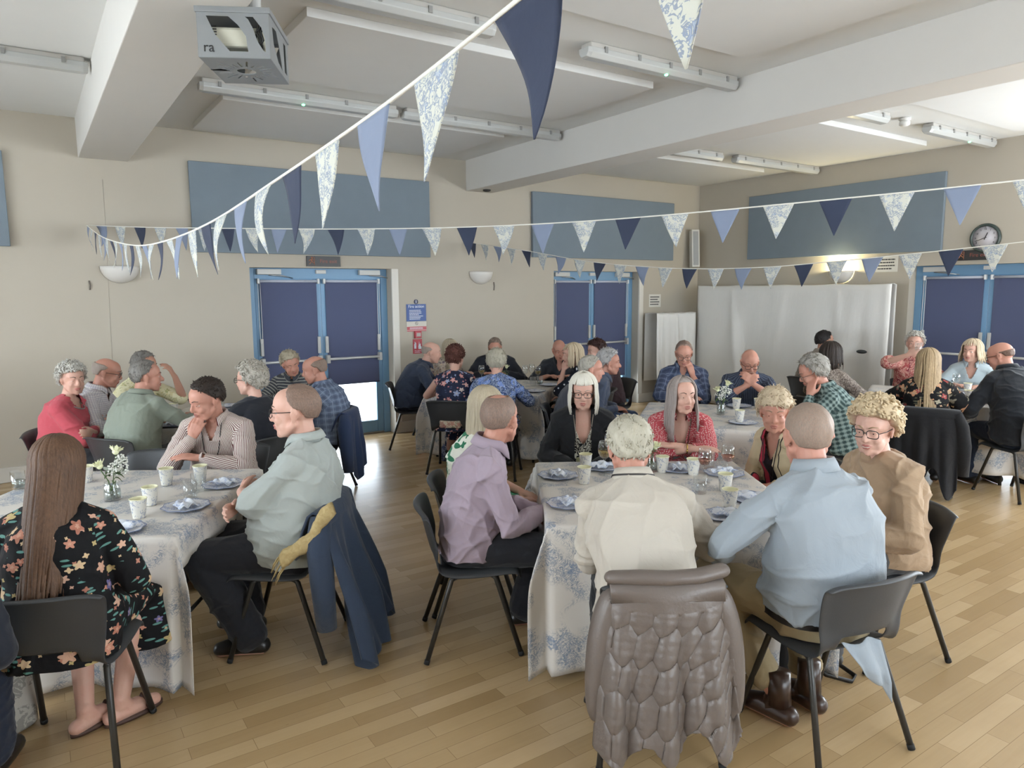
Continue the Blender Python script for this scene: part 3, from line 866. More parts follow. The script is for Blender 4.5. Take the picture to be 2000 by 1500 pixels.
M_BLUE = plain('door_blue', '6f97b8', 0.4, var=0.03)
def blind_mat():
    t = NT('blind_navy'); t.set(hx('595f7a'), .8, 0, .2)
    tl = t.n('ShaderNodeBsdfTranslucent', i_0=(*hx('6874b4'), 1))
    mx = t.n('ShaderNodeMixShader', i_0=.07, i_1=t.b.outputs[0], i_2=tl.outputs[0]); t.t.links.new(mx.outputs[0], t.t.nodes['Material Output'].inputs[0]); return t.m
M_BLIND = blind_mat()
M_WHITE = plain('white_plastic', 'dcdcda', 0.35, var=0.01)
M_STEEL = plain('steel', 'b4b4b4', 0.3, 1.0)
M_BLACK = plain('black_plastic', '2b2c2d', 0.45, var=0.1)
M_REVEAL = plain('reveal_white', 'd8d4cb', 0.6, var=0.02)
def glass_mat(name, tint=(1, 1, 1), rough=0.0, a=0.12):
    t = NT(name)
    g = t.n('ShaderNodeBsdfGlossy', i_0=(1, 1, 1, 1), i_1=0.03); tr = t.n('ShaderNodeBsdfTransparent', i_0=(*tint, 1))
    fr = t.n('ShaderNodeLayerWeight', i_0=0.25).outputs[1]
    f = t.math('MULTIPLY_ADD', fr, 0.4, a*0.2)
    mx = t.n('ShaderNodeMixShader', i_0=f, i_1=tr.outputs[0], i_2=g.outputs[0])
    t.t.links.new(mx.outputs[0], t.t.nodes['Material Output'].inputs[0]); return t.m
M_PANE = glass_mat('window_glass', (0.95, 0.97, 0.98))

def floor_mat():
    t = NT('maple_floor'); v = t.co('Object')
    br = t.n('ShaderNodeTexBrick', i_Vector=v, i_Color1=(0, 0, 0, 1), i_Color2=(1, 1, 1, 1), i_Mortar=(.5, .5, .5, 1), i_Scale=1.0)
    br.offset = 0.37; br.inputs['Mortar Size'].default_value = 0.0012; br.inputs['Brick Width'].default_value = 0.62; br.inputs['Row Height'].default_value = 0.083; br.inputs['Bias'].default_value = 0.0
    rnd = t.n('ShaderNodeSeparateColor', i_0=br.outputs['Color']).outputs[0]
    g = t.noise(t.n('ShaderNodeMapping', i_0=v, i_3=(1.1, 24, 1)).outputs[0], 2.2, 5, 0.6, 0.15)
    c = t.ramp(t.math('MULTIPLY_ADD', rnd, 0.62, t.math('MULTIPLY', g, 0.26)), [(0.18, hx('a0855f')), (0.5, hx('af946e')), (0.85, hx('bda37e'))])
    dk = t.noise(v, 3.5, 3, 0.6)
    c = t.mix(t.math('MULTIPLY', t.n('ShaderNodeMapRange', i_0=dk, i_1=.4, i_2=.9).outputs[0], 0.2), c, hx('8a6a48'))
    sc = t.noise(t.n('ShaderNodeMapping', i_0=v, i_2=(0, 0, 0.6), i_3=(3, 11, 1)).outputs[0], 3.0, 3, 0.65)
    c = t.mix(t.math('MULTIPLY', t.math('GREATER_THAN', sc, 0.735), 0.6), c, hx('5c4530'))
    c = t.mix(t.math('MULTIPLY', br.outputs['Fac'], 0.55), c, hx('6b5236'))
    r = 0.27
    t.bump(t.math('MULTIPLY', br.outputs['Fac'], -1.0), 0.1, 0.002)
    return t.set(c, r, 0, 0.45)
o = MB().b2((XL-.2, YF-.2, -.12), (XR+.25, YB+.25, 0)).build('floor', floor_mat(), smooth=False); struct(o)
o = MB().b2((XL-.2, YF-.2, ZC), (XR+.25, YB+.25, ZC+.15)).build('ceiling', M_CEIL, smooth=False); struct(o)

D1, D2, DZ = (2.057, 3.758), (6.27, 7.95), 2.065
D3 = (4.76, 3.06)
m = MB()
for a, b in ((XL-.2, D1[0]), (D1[1], D2[0]), (D2[1], XR+.25)): m.b2((a, YB, 0), (b, YB+.32, ZC))
for a, b in (D1, D2): m.b2((a, YB, DZ), (b, YB+.32, ZC))
struct(m.build('wall_back', M_WALL, smooth=False))
m = MB()
W3 = (-1.1, 2.5)          # unseen window added in the right wall for side light
for a, b in ((D3[0], YB), (W3[1], D3[1]), (YF, W3[0])): m.b2((XR, a, 0), (XR+.32, b, ZC))
m.b2((XR, D3[1], DZ), (XR+.32, D3[0], ZC)); m.b2((XR, W3[0], 0), (XR+.32, W3[1], .85)); m.b2((XR, W3[0], 2.75), (XR+.32, W3[1], ZC))
struct(m.build('wall_right', M_WALL, smooth=False))
m = MB(); WF = ((1.2, 4.6), (5.6, 8.8))
for a, b in ((XL, WF[0][0]), (WF[0][1], WF[1][0]), (WF[1][1], XR)): m.b2((a, YF-.25, 0), (b, YF, ZC))
for a, b in WF: m.b2((a, YF-.25, 0), (b, YF, .8)); m.b2((a, YF-.25, 2.7), (b, YF, ZC))
struct(m.build('wall_front', M_WALL, smooth=False))
m = MB(); WL = ((.1, 3.1), (3.9, 6.9))
for a, b in ((YF, WL[0][0]), (WL[0][1], WL[1][0]), (WL[1][1], YB)): m.b2((XL-.25, a, 0), (XL, b, ZC))
for a, b in WL: m.b2((XL-.25, a, 0), (XL, b, .8)); m.b2((XL-.25, a, 2.7), (XL, b, ZC))
struct(m.build('wall_left', M_WALL, smooth=False))
# unseen windows, added and placed to let daylight in
k = 0
for ax, lo, hi, pos, z0, z1 in ((0, *WF[0], YF-.12, .8, 2.7), (0, *WF[1], YF-.12, .8, 2.7), (1, *WL[0], XL-.12, .8, 2.7), (1, *WL[1], XL-.12, .8, 2.7), (1, *W3, XR+.16, .85, 2.75)):
    k += 1; m = MB()
    def bar(a, b, c, d):
        if ax == 0: m.b2((a, pos-.03, c), (b, pos+.03, d))
        else: m.b2((pos-.03, a, c), (pos+.03, b, d))
    n = 4
    for i in range(n+1):
        x = lo+(hi-lo)*i/n; bar(max(lo, x-.03), min(hi, x+.03), z0, z1)
    bar(lo, hi, z0, z0+.06); bar(lo, hi, z1-.06, z1)
    w = struct(m.build('window_%d' % k, M_BLUE, smooth=False))
    m = MB(); bar(lo+.03, hi-.03, z0+.05, z1-.05) if False else None
    m.b2((lo, pos-.004, z0), (hi, pos+.004, z1)) if ax == 0 else m.b2((pos-.004, lo, z0), (pos+.004, hi, z1))
    m.build('pane', M_PANE, w, smooth=False)

# roof beams, skirting
m = MB().b2((.511, YF, 3.09), (.942, YB, ZC+.02)); struct(m.build('trim_1', M_BEAM, smooth=False, bevel=.006))
m = MB().b2((4.835, YF, 3.075), (5.23, YB, ZC+.02)); struct(m.build('trim_2', M_BEAM, smooth=False, bevel=.006))
m = MB()
for a, b in ((XL, D1[0]), (D1[1], D2[0]), (D2[1], XR)): m.b2((a, YB-.022, 0), (b, YB+.01, .145))
struct(m.build('baseboard_back', M_SKIRT, smooth=False, bevel=.006))
m = MB()
for a, b in ((D3[0], YB-.02), (YF, D3[1])): m.b2((XR-.022, a, 0), (XR+.01, b, .145))
struct(m.build('baseboard_right', M_SKIRT, smooth=False, bevel=.006))
# fine seam in the plaster below the left beam
m = MB(); m.tube([(.705, YB-.001, 2.9), (.70, YB-.001, 2.45), (.672, YB-.001, 1.4), (.655, YB-.001, .15)], .0016, 5); struct(m.build('trim_3', plain('seam_grey', 'a39b90', .8)))

# ceiling panels
CP = []
for (x0, x1) in ((-2.9, -.35), (1.495, 4.33), (5.87, 8.68)):
    for (y0, y1) in ((6.55, 7.87), (4.36, 5.72), (2.1, 3.47), (-.1, 1.3)):
        CP.append((x0, x1, y0, y1))
rows = ['nearest the back wall', 'second from the back wall', 'third from the back wall', 'above the camera']
bays = ['left bay', 'between the beams', 'beside the right wall']
for i, (x0, x1, y0, y1) in enumerate(CP):
    if i//4 == 0: continue
    o = MB().b2((x0, y0, ZC-.055), (x1, y1, ZC)).build('ceiling_panel', M_CPAN, smooth=False, bevel=.004)
    tag(o, 'white flat acoustic ceiling panel %s, %s' % (bays[i//4], rows[i % 4]), 'ceiling panel', 'acoustic panels on the ceiling')

# strip lights (switched off), some with a green charge lamp
M_HOUS = plain('light_housing', 'b3b0ab', .5, var=.02); M_CLIP = plain('clip_grey', '8d8d8b', .4)
t = NT('diffuser'); M_DIFF = t.set((.62, .63, .62), .25, 0, .5, **{'Transmission Weight': .25})
M_LED = emit('green_led', (.12, 1, .35), 6.0)
def strip(x0, x1, y, label, led=None):
    r = empty('ceiling_light', ((x0+x1)/2, y, ZC)); tag(r, label, 'ceiling light', 'strip lights on the ceiling')
    h = (x1-x0)/2
    m = MB(); m.b2((-h+.02, -.055, -.045), (h-.02, .055, 0)); m.build('housing', M_HOUS, r, smooth=False, bevel=.01)
    m = MB(); prof = [(-.062, -.035), (-.060, -.07), (-.035, -.1), (.035, -.1), (.060, -.07), (.062, -.035)]
    m.rings([np.array([[-h, y_*.8, z_*.9-.004] for y_, z_ in prof]), np.array([[-h+.03, y_, z_] for y_, z_ in prof]), np.array([[h-.03, y_, z_] for y_, z_ in prof]), np.array([[h, y_*.8, z_*.9-.004] for y_, z_ in prof])])
    m.build('diffuser', M_DIFF, r, smooth=False, bevel=.004)
    for k in range(5):
        x = -h+.15+(2*h-.3)*k/4
        for s in (-1, 1):
            MB().b2((x-.012, s*.058, -.06), (x+.012, s*.068, -.022)).build('clip', M_CLIP, r, smooth=False)
    if led is not None:
        MB().ell((led-(x0+x1)/2, -.03, -.102), (.014, .014, .008)).build('indicator_lamp', M_LED, r)
    return r
strip(1.24, 2.93, 6.22, 'long white strip light with green lamp just behind the hanging projector', 2.06)
strip(2.99, 4.8, 6.22, 'long white strip light on the ceiling ending at the right beam, behind the bunting')
strip(3.26, 4.81, 3.95, 'long white strip light with green lamp, nearer one left of the right beam', 4.02)
strip(.98, 2.54, 3.97, 'long white strip light on the ceiling right of the projector at the top edge')
strip(-1.2, .49, 6.17, 'long white strip light in the bay left of the left beam')
strip(5.4, 7.0, 3.92, 'white strip light mostly hidden by the right beam, beside the smoke detector')
strip(7.74, 9.2, 3.9, 'white strip light with green lamp right of the smoke detector', 8.6)
strip(5.7, 7.27, 6.13, 'white strip light near the corner partly hidden by the right beam')
strip(7.48, 9.22, 6.1, 'white strip light above the blue board on the right wall')
r = empty('smoke_detector', (7.33, 3.91, ZC)); tag(r, 'small white smoke detector on the ceiling between two strip lights', 'smoke detector')
MB().lathe([(.0, 0), (.055, 0), (.055, -.02), (.04, -.03)], 20, cap=True).build('base', M_WHITE, r)
MB().lathe([(.036, -.028), (.05, -.04), (.05, -.065), (.03, -.08), (0, -.082)], 20).build('sensor_head', M_WHITE, r)

# blue boards
def board(lo, hi, label):
    o = MB().b2(lo, hi).build('acoustic_board', M_BOARD, smooth=False, bevel=.004); tag(o, label, 'wall panel', 'blue acoustic boards on the walls'); return o
board((1.49, YB-.054, 2.215), (4.275, YB-.004, 3.146), 'wide blue acoustic board on the back wall above the first pair of doors')
board((5.87, YB-.054, 2.25), (8.63, YB-.004, 3.14), 'wide blue acoustic board on the back wall right of the right beam')
board((-2.9, YB-.054, 2.23), (-.09, YB-.004, 3.09), 'blue acoustic board cut off by the left picture edge')
board((XR-.054, 4.385, 2.24), (XR-.004, 7.21, 3.175), 'wide blue acoustic board on the right wall left of the clock')

# ------------------------------------------------------------------ doors
def door(n, base, rz, w, label_bits, blinds, z_glass=.17, people_side=True):
    """double door; local x along the opening, y = outwards, origin at the left end of the opening"""
    r = empty('door_%d' % n, base, rz); struct(r)
    m = MB(); F = .085
    m.b2((0, -.03, 0), (F, .05, DZ)); m.b2((w-F, -.03, 0), (w, .05, DZ)); m.b2((F, -.03, DZ-.125), (w-F, .05, DZ))
    m.build('frame', M_BLUE, r, smooth=False, bevel=.004)
    m = MB(); m.b2((0, -.02, 0), (w, .06, .02)); m.build('threshold', M_STEEL, r, smooth=False)
    lw = (w-2*F)/2
    for i in (0, 1):
        x0 = F+i*lw+.003; x1 = F+(i+1)*lw-.003; S = .085
        m = MB(); m.b2((x0, -.02, .02), (x0+S, .03, DZ-.105)); m.b2((x1-S, -.02, .02), (x1, .03, DZ-.105)); m.b2((x0+S, -.02, .02), (x1-S, .03, z_glass)); m.b2((x0+S, -.02, DZ-.19), (x1-S, .03, DZ-.105))
        lf = m.build('door_leaf', M_BLUE, r, smooth=False, bevel=.004)
        MB().b2((x0+S, .0, z_glass), (x1-S, .008, DZ-.19)).build('pane', M_PANE, lf, smooth=False)
        m = MB()
        zb = blinds[i]
        m.b2((x0+S-.035, -.034, zb), (x1-S+.035, -.030, 1.905)); bl = m.build('blind', M_BLIND, r, smooth=False)
        m = MB(); m.tube([(x0+S-.05, -.045, 1.915), (x1-S+.05, -.045, 1.915)], .016, 10); m.build('roller', plain('roller_pale', 'b9bdca', .5), bl)
        m = MB(); m.tube([(x0+S-.035, -.034, zb), (x1-S+.035, -.034, zb)], .008, 8); m.build('hem_bar', M_BLIND, bl)
        m = MB()
        for x in (x0+S-.052, x1-S+.052): m.box((x, -.05, 1.915), (.022, .05, .06))
        m.build('bracket', M_WHITE, bl, smooth=False, bevel=.006)
        cx = x0+S-.045 if i == 0 else x1-S+.045
        m = MB(); m.tube([(cx-.012, -.055, 1.9), (cx-.014, -.055, 1.35), (cx-.010, -.055, 1.22), (cx, -.055, 1.205), (cx+.010, -.055, 1.22), (cx+.014, -.055, 1.35), (cx+.012, -.055, 1.9)], .0035, 6); m.build('pull_chain', M_WHITE, bl)
        # push bar with end boxes
        m = MB(); m.tube([(x0+.06, -.085, .985), (x1-.06, -.085, .985)], .019, 10, flat=.8); pb = m.build('push_bar', plain('bar_silver', 'd0d0d0', .35, .3), r)
        m = MB()
        for x in (x0+.045, x1-.045):
            m.box((x, -.055, .985), (.04, .075, .1)); m.box((x, -.04, 1.16), (.035, .035, .2))
        m.build('end_box', plain('box_grey', 'b9b9b6', .4), pb, smooth=False, bevel=.006)
        m = MB(); hx0 = x0+.03 if i == 0 else x1-.28
        m.box((hx0+.125, -.06, DZ-.045), (.27, .06, .062)); cl = m.build('door_closer', plain('closer_white', 'c4c4c0', .4), r, smooth=False, bevel=.006)
        m = MB(); m.tube([(hx0+.12, -.07, DZ-.08), (hx0+.26, -.12, DZ-.09), (hx0+.40, -.035, DZ-.115)], .008, 6); m.build('closer_arm', M_STEEL, cl)
    m = MB(); m.box((w/2, -.05, DZ-.04), (.12, .04, .045)); m.build('strike_box', plain('closer_white', 'c4c4c0', .4), r, smooth=False, bevel=.005)
    return r
door(1, (D1[0], YB+.19, 0), 0, D1[1]-D1[0], '', (.62, .665))
door(2, (D2[0], YB+.19, 0), 0, D2[1]-D2[0], '', (.45, .45))
door(3, (XR+.19, D3[0], 0), -pi/2, D3[0]-D3[1], '', (.45, .45))
m = MB()
for a, b in (D1, D2): m.b2((b-.002, YB-.004, 0), (b+.085, YB+.02, DZ)); m.b2((a-.07, YB-.004, 0), (a+.002, YB+.02, DZ)) if False else None
struct(m.build('trim_4', M_REVEAL, smooth=False))
# paved ground outside the doors
def ground_mat():
    t = NT('pale_paving'); v = t.co('Object'); return t.set(t.mix(t.noise(v, 3, 4), hx('c9c9c6'), hx('e2e2df')), .9)
o = MB().b2((-12, YB+.33, -.15), (24, 22, -.1)).b2((XR+.33, -12, -.15), (24, YB+.33, -.1)).b2((-14, -12, -.15), (XL-.26, YB+.33, -.1)).b2((XL-.26, -12, -.15), (XR+.33, YF-.26, -.1)).build('ground_outside', ground_mat(), smooth=False); struct(o)

# ------------------------------------------------------------------ signs and fittings on the walls
def ladder(name, n, w, h, c, R, loc, mat, par, seed=0, ragged=.35):
    """lines of small print, too fine to read, as thin dark bars"""
    r = np.random.RandomState(seed); m = MB(); R = np.array(R)
    for i in range(n):
        z = h/2-(i+.5)*h/n; x = -w/2
        L = w*(1-ragged*r.rand())
        while x < -w/2+L:
            ww = r.uniform(.06, .16)*w; ww = min(ww, -w/2+L-x)
            q = np.array(loc)+R[0]*(x+ww/2)+R[1]*z
            m.box(q, (ww*.86, h/n*.42, .0008), R=R.T); x += ww
    return m.build(name, mat, par, smooth=False)
RB = [(1, 0, 0), (0, 0, 1), (0, -1, 0)]          # facing the room from the back wall
RR = [(0, -1, 0), (0, 0, 1), (-1, 0, 0)]         # from the right wall
M_SGB = plain('sign_black', '2c2a29', .4); M_SGR = plain('exit_red', '8a4a3a', .5)
def exit_sign(c, R, label, w=.4, h=.118):
    r = empty('fire_exit_sign', c); tag(r, label, 'sign'); R = np.array(R, float)
    MB().box(-R[2]*0+R[2]*.012, (w, h, .024), R=R.T).build('board', M_SGB, r, smooth=False)
    text_mesh('lettering', 'Fire exit', .062, M_SGR, r, R[0]*.055+R[2]*.0245, R)
    m = MB(); f = lambda x, y: R[0]*(x-w/2+.055)+R[1]*y+R[2]*.0245
    for pts in ([(-.02, .02), (0, .008), (.012, -.012), (.03, -.022)], [(0, .008), (-.012, -.02), (-.03, -.035)], [(-.03, .0), (-.018, .018), (.012, .022), (.022, .008)]):
        m.tube([f(*p) for p in pts], .0045, 6)
    m.ell(f(.006, .036), .009); m.tube([f(.034, -.045), f(.034, .045), f(-.01, .045)], .003, 5)
    m.build('running_man', plain('exit_orange', 'a86a4c', .5), r)
exit_sign((2.895, YB, 2.142), RB, 'black fire exit sign with red lettering above the left pair of doors')
exit_sign((XR, 4.02, 2.17), RR, 'black fire exit sign half hidden by bunting under the clock')
r = empty('fire_action_notice', (4.078, YB, 1.52)); tag(r, 'blue fire action notice on the wall right of the first doors', 'sign')
MB().box((0, -.004, 0), (.275, .006, .215)).build('board', plain('notice_blue', '30508f', .45), r, smooth=False)
M_PRW = plain('print_white', 'd8dce4', .5)
text_mesh('title', 'Fire action', .052, M_PRW, r, (0, -.0075, .078), RB)
ladder('small_print', 7, .2, .13, None, RB, (0, -.0078, -.025), M_PRW, r, 3)
m = MB(); m.tube([(.028*cos(t_), -.004, .138+.028*sin(t_)) for t_ in np.linspace(0, 2*pi, 17)][:-1]+[(.028, -.004, .138)], .003, 5); m.box((0, -.003, .138), (.044, .004, .044))
m.build('symbol_plate', plain('notice_navy', '2a3050', .45), r, smooth=False)
MB().box((0, -.0065, .138), (.008, .003, .034)).build('symbol', M_PRW, r, smooth=False)
r = empty('fire_assembly_notice', (4.08, YB, 1.345)); tag(r, 'white and red fire notice strip right below the blue fire action notice', 'sign')
MB().box((0, -.003, .0), (.28, .005, .125)).build('board', plain('notice_white', 'c9c2b8', .5), r, smooth=False)
MB().box((0, -.006, -.022), (.272, .003, .042)).box((0, -.006, -.055), (.272, .003, .012)).build('red_band', plain('notice_red', 'b0424c', .45), r, smooth=False)
m = MB(); m.tube([(.018*cos(t_), -.006, .04+.018*sin(t_)) for t_ in np.linspace(0, 2*pi, 17)], .002, 5); m.tube([(-.012, -.006, .052), (.012, -.006, .028)], .002, 5); m.build('symbol', plain('print_dark', '4a4648', .5), r)
ladder('small_print', 2, .2, .03, None, RB, (0, -.008, -.022), M_PRW, r, 5)
r = empty('fire_call_point', (4.085, YB, 1.243)); tag(r, 'small red fire alarm call point between two fire signs', 'alarm')
MB().box((0, -.02, 0), (.092, .04, .09)).build('box', plain('alarm_red', 'a83440', .35), r, smooth=False, bevel=.006)
MB().box((.002, -.0415, 0), (.056, .004, .044)).build('break_glass', plain('alarm_glass', 'a9a39c', .2), r, smooth=False)
r = empty('fire_alarm_sign', (4.085, YB, 1.092)); tag(r, 'red sign with white hand and flame below the call point', 'sign')
MB().box((0, -.003, 0), (.128, .005, .185)).build('board', plain('notice_red', 'b0424c', .45), r, smooth=False)
m = MB(); g = lambda x, z: (x, -.006, z)
m.tube([g(-.033, -.03), g(-.033, .01)], .015, 8, flat=.12)
for dx, h in ((-.045, .03), (-.037, .06), (-.029, .055), (-.021, .045)): m.tube([g(dx, .0), g(dx, h)], .0036, 6, flat=.4)
m.build('hand_symbol', M_PRW, r)
m = MB(); m.prism([(.012, -.035), (.05, -.035), (.052, -.01), (.043, .01), (.046, .04), (.03, .02), (.024, .065), (.016, .02), (.01, .0)], 1, -.0075, -.0055); m.build('flame_symbol', M_PRW, r, smooth=False)
text_mesh('lettering', 'Fire alarm', .021, M_PRW, r, (0, -.0065, -.056), RB)
ladder('small_print', 1, .09, .014, None, RB, (0, -.0068, -.076), M_PRW, r, 8, 0.1)
def notice(name, c, R, w, h, n, label, seed):
    r = empty(name, c); tag(r, label, 'notice', 'paper notices on the walls'); R = np.array(R, float)
    MB().box(R[2]*.002, (w, h, .003), R=R.T).build('sheet', plain('paper_white', 'd3d0c8', .7), r, smooth=False)
    ladder('print', n, w*.82, h*.78, None, R, R[2]*.0042, plain('print_black', '3a3a3c', .6), r, seed, .3)
notice('paper_notice', (8.29, YB, 1.615), RB, .26, .2, 4, 'white paper notice with four printed lines right of the second doors', 11)
notice('paper_notice', (XR, 5.06, 2.1), RR, .29, .2, 4, 'white paper notice with printed lines above the tall white drape', 12)

# wall lamps: half bowl uplighters
M_BOWL = plain('bowl_white', 'd2cec8', .5)
def uplighter(c, R, label, lit=False):
    r = empty('wall_lamp', c); tag(r, label, 'wall lamp', 'half bowl wall lamps'); R = np.array(R, float)
    m = MB(); P = []
    for i in range(9):
        ph = i/8*pi/2; row = []
        for j in range(19):
            th = pi*j/18; rad_ = cos(ph)
            row.append(R[0]*(.175*rad_*cos(th))+R[2]*(.125*rad_*sin(th)+.004)+R[1]*(-.165*sin(ph)**1.0+.0))
        P.append(row)
    m.grid(P); o = m.build('bowl', M_BOWL, r, solid=.006)
    MB().box(R[2]*.01+R[1]*-.05, (.08, .08, .02), R=R.T).build('back_plate', M_WHITE, r, smooth=False)
    MB().ell(R[2]*.055+R[1]*-.045, (.03, .03, .045)).build('bulb', emit('bulb_warm', (1, .82, .45), 45) if lit else plain('bulb_off', 'd0d0cc', .3), r)
    if lit:
        d = bpy.data.lights.new('bulb_light', 'POINT'); d.energy = 34; d.color = (1, .86, .5); d.shadow_soft_size = .04
        L = bpy.data.objects.new('bulb_light', d); COL.objects.link(L); L.parent = r; L.location = R[2]*.06+R[1]*.012
uplighter((.795, YB, 2.058), RB, 'white half bowl wall lamp behind the bunting at the left')
uplighter((5.04, YB, 2.042), RB, 'white half bowl wall lamp between the two pairs of doors on the back wall')
uplighter((XR, 5.68, 2.03), RR, 'lit half bowl wall lamp glowing above the tall white drape', True)
# small dark hooks and marks
for (x, z, h, lb) in ((.52, 1.87, .09, 'small dark hook on the back wall below the left wall lamp'), (5.25, 1.85, .11, 'small dark hook on the back wall right of the middle wall lamp')):
    m = MB(); m.tube([(x, YB-.004, z-h/2), (x+.004, YB-.012, z), (x, YB-.004, z+h/2)], .007, 6); tag(m.build('wall_hook', plain('hook_grey', '6d665f', .6)), lb, 'hook')
m = MB(); m.lathe([(0, 3.0745), (.05, 3.0745), (.05, 3.06), (.03, 3.05), (0, 3.049)], 18, (5.0, 7.98, 0)); tag(m.build('beam_sensor', M_BLACK), 'small dark round sensor under the end of the right beam', 'sensor')

# clock
r = empty('wall_clock', (XR, 3.915, 2.36)); tag(r, 'round white wall clock with dark rim on the right wall', 'clock')
Rr = np.array(RR, float).T
m = MB(); P = []
for (a, b) in ((.16, 0), (.168, .02), (.16, .04), (.142, .046), (.135, .03)):
    P.append([Rr@np.array([a*cos(t_), a*sin(t_), b]) for t_ in np.linspace(0, 2*pi, 41)[:-1]])
m.grid(P, loop=True); m.build('rim', plain('clock_rim', '37423f', .35), r)
m = MB(); m.rings([np.array([Rr@np.array([.142*cos(t_), .142*sin(t_), b]) for t_ in np.linspace(0, 2*pi, 41)[:-1]]) for b in (0.002, .026)]); m.build('dial', plain('clock_dial', 'c3bfc4', .4), r)
m = MB(); f = lambda a, rr_, z=.028: Rr@np.array([rr_*sin(rad(a)), rr_*cos(rad(a)), z])
for k in range(60):
    m.tube([f(k*6, .128), f(k*6, .134 if k % 5 else .12)], .0012, 4)
m.build('minute_marks', plain('clock_ink', '4d4a4e', .5), r)
for k in range(12):
    p = f((k+1)*30, .103); text_mesh('numeral', str(k+1), .028, plain('clock_ink', '4d4a4e', .5), r, p, RR)
MB().tube([f(200, .02, .032), f(22, .066, .032)], .0045, 6).build('hour_hand', M_BLACK, r)
MB().tube([f(65, .02, .034), f(252, .108, .034)], .003, 6).build('minute_hand', M_BLACK, r)
# corner loudspeaker
r = empty('column_speaker', (9.02, YB-.14, 2.14), rad(-28)); tag(r, 'slim white column loudspeaker tilted in the corner of the room', 'speaker')
q = rotm(0, 6, 0)
MB().box((0, 0, .3), (.13, .13, .6), R=q).build('cabinet', plain('speaker_white', 'c9c8c4', .5), r, smooth=False, bevel=.008)
MB().box(np.array((0, 0, .3))+q@np.array((0, -.068, 0)), (.085, .008, .54), R=q).build('grille', plain('speaker_grille', '9b9d9f', .7), r, smooth=False, bevel=.003)
MB().box((-.01, .1, .3), (.03, .1, .12)).build('bracket', M_BLACK, r, smooth=False)

# ------------------------------------------------------------------ projector in its cage
r = empty('projector_cage', (.98, 3.77, 2.87), rad(-28)); tag(r, 'silver cage holding a white projector, hung from the ceiling by the left beam', 'projector')
M_CAGE = plain('cage_silver', '8f9294', .42, .35)
hw, hd, ht = .16, .21, .2
def plate(m, outer, holes, tf):
    """sheet with cut-outs (bridged by ngon triangulation through bmesh)"""
    bm = bmesh.new(); es = []
    for loop in [outer]+holes:
        vs = [bm.verts.new((p[0], p[1], 0)) for p in loop]
        es += [bm.edges.new((vs[i], vs[(i+1) % len(vs)])) for i in range(len(vs))]
    bmesh.ops.triangle_fill(bm, edges=es, use_beauty=True)
    bm.verts.index_update()
    m.add([tf(v.co.x, v.co.y) for v in bm.verts], [[v.index for v in f.verts] for f in bm.faces]); bm.free()
m = MB()
front = [(-hw, 0), (hw, 0), (hw, ht), (-hw, ht)]
h1 = [(-.118, .18), (-.02, .18), (.02, .145), (.055, .095), (.062, .028), (-.02, .028), (-.05, .062), (-.082, .1)]
h2 = [(.055, .18), (.09, .18), (.125, .135), (.14, .085), (.142, .028), (.13, .035), (.105, .075), (.088, .13), (.068, .17)]
plate(m, front, [h1, h2], lambda x, z: (x, -hd, z)); plate(m, front, [h1, h2], lambda x, z: (-x, hd, z))
side = [(-hd, 0), (hd, 0), (hd, ht), (-hd, ht)]
s1 = [(-.17, .03), (-.11, .03), (-.1, .17), (-.15, .17)]; s2 = [(-.06, .02), (.04, .035), (.13, .09), (.15, .16), (.06, .17), (0, .11)]
plate(m, side, [s1, s2], lambda y, z: (-hw, y, z)); plate(m, side, [s1, s2], lambda y, z: (hw, -y, z))
bot = [(-hw, -hd), (hw, -hd), (hw, hd), (-hw, hd)]; slots = []
for k in range(22):
    a = rad(k*360/22+6); r0, r1 = .075, .115+.025*(k % 3); c0 = np.array([cos(a), sin(a)]); n0 = np.array([-sin(a), cos(a)])*.0045
    slots.append([tuple(c0*r0+n0), tuple(c0*r0-n0), tuple(c0*r1-n0), tuple(c0*r1+n0)])
slots.append([(.045*cos(t_)+.0, .045*sin(t_)) for t_ in np.linspace(0, 2*pi, 20)[:-1]])
plate(m, bot, slots, lambda x, y: (x, y, 0))
m.build('cage', M_CAGE, r, smooth=False, fix=False, solid=.003)
m = MB(); m.b2((-hw-.008, -hd-.008, ht-.004), (hw+.008, hd+.008, ht+.022)); m.build('lid', M_CAGE, r, smooth=False, bevel=.003)
text_mesh('lettering', 'ra', .062, plain('logo_black', '2a2a2c', .5), r, (-.112, -hd-.0035, .042), [(1, 0, 0), (0, 0, 1), (0, -1, 0)])
m = MB(); m.box((-.01, 0, .105), (.25, .34, .09)); pj = m.build('projector', plain('projector_cream', 'cfcdbc', .5), r, smooth=False, bevel=.015)
m = MB(); [m.box((-.1, -.172, .1+.012*i), (.03, .004, .005)) for i in range(5)]; m.build('vent', M_BLACK, pj, smooth=False)
m = MB(); m.tube([(.06, .172, .12), (.06, .19, .12)], .035, 16); m.build('lens', M_BLACK, pj)
m = MB(); R0 = np.random.RandomState(4)
for k in range(5):
    m.tube([(.1+R0.uniform(-.01, .03), -.185+R0.uniform(-.01, .012), z) for z in (.185, .155, .12, .085, .05)], .005, 6)
m.build('cables', M_BLACK, r)
m = MB(); m.tube([(.05, .02, ht+.02), (.05, .02, ZC-2.87)], .03, 14); m.build('mounting_pole', plain('pole_grey', 'b0b0ae', .5), r)
m = MB(); m.box((.06, .02, ZC-2.87-.01), (.12, .12, .02)); m.build('ceiling_plate', M_CAGE, r, smooth=False)
m = MB(); m.box((.05, .02, ht+.04), (.09, .09, .05)); m.build('swivel_head', M_CAGE, r, smooth=False, bevel=.008)
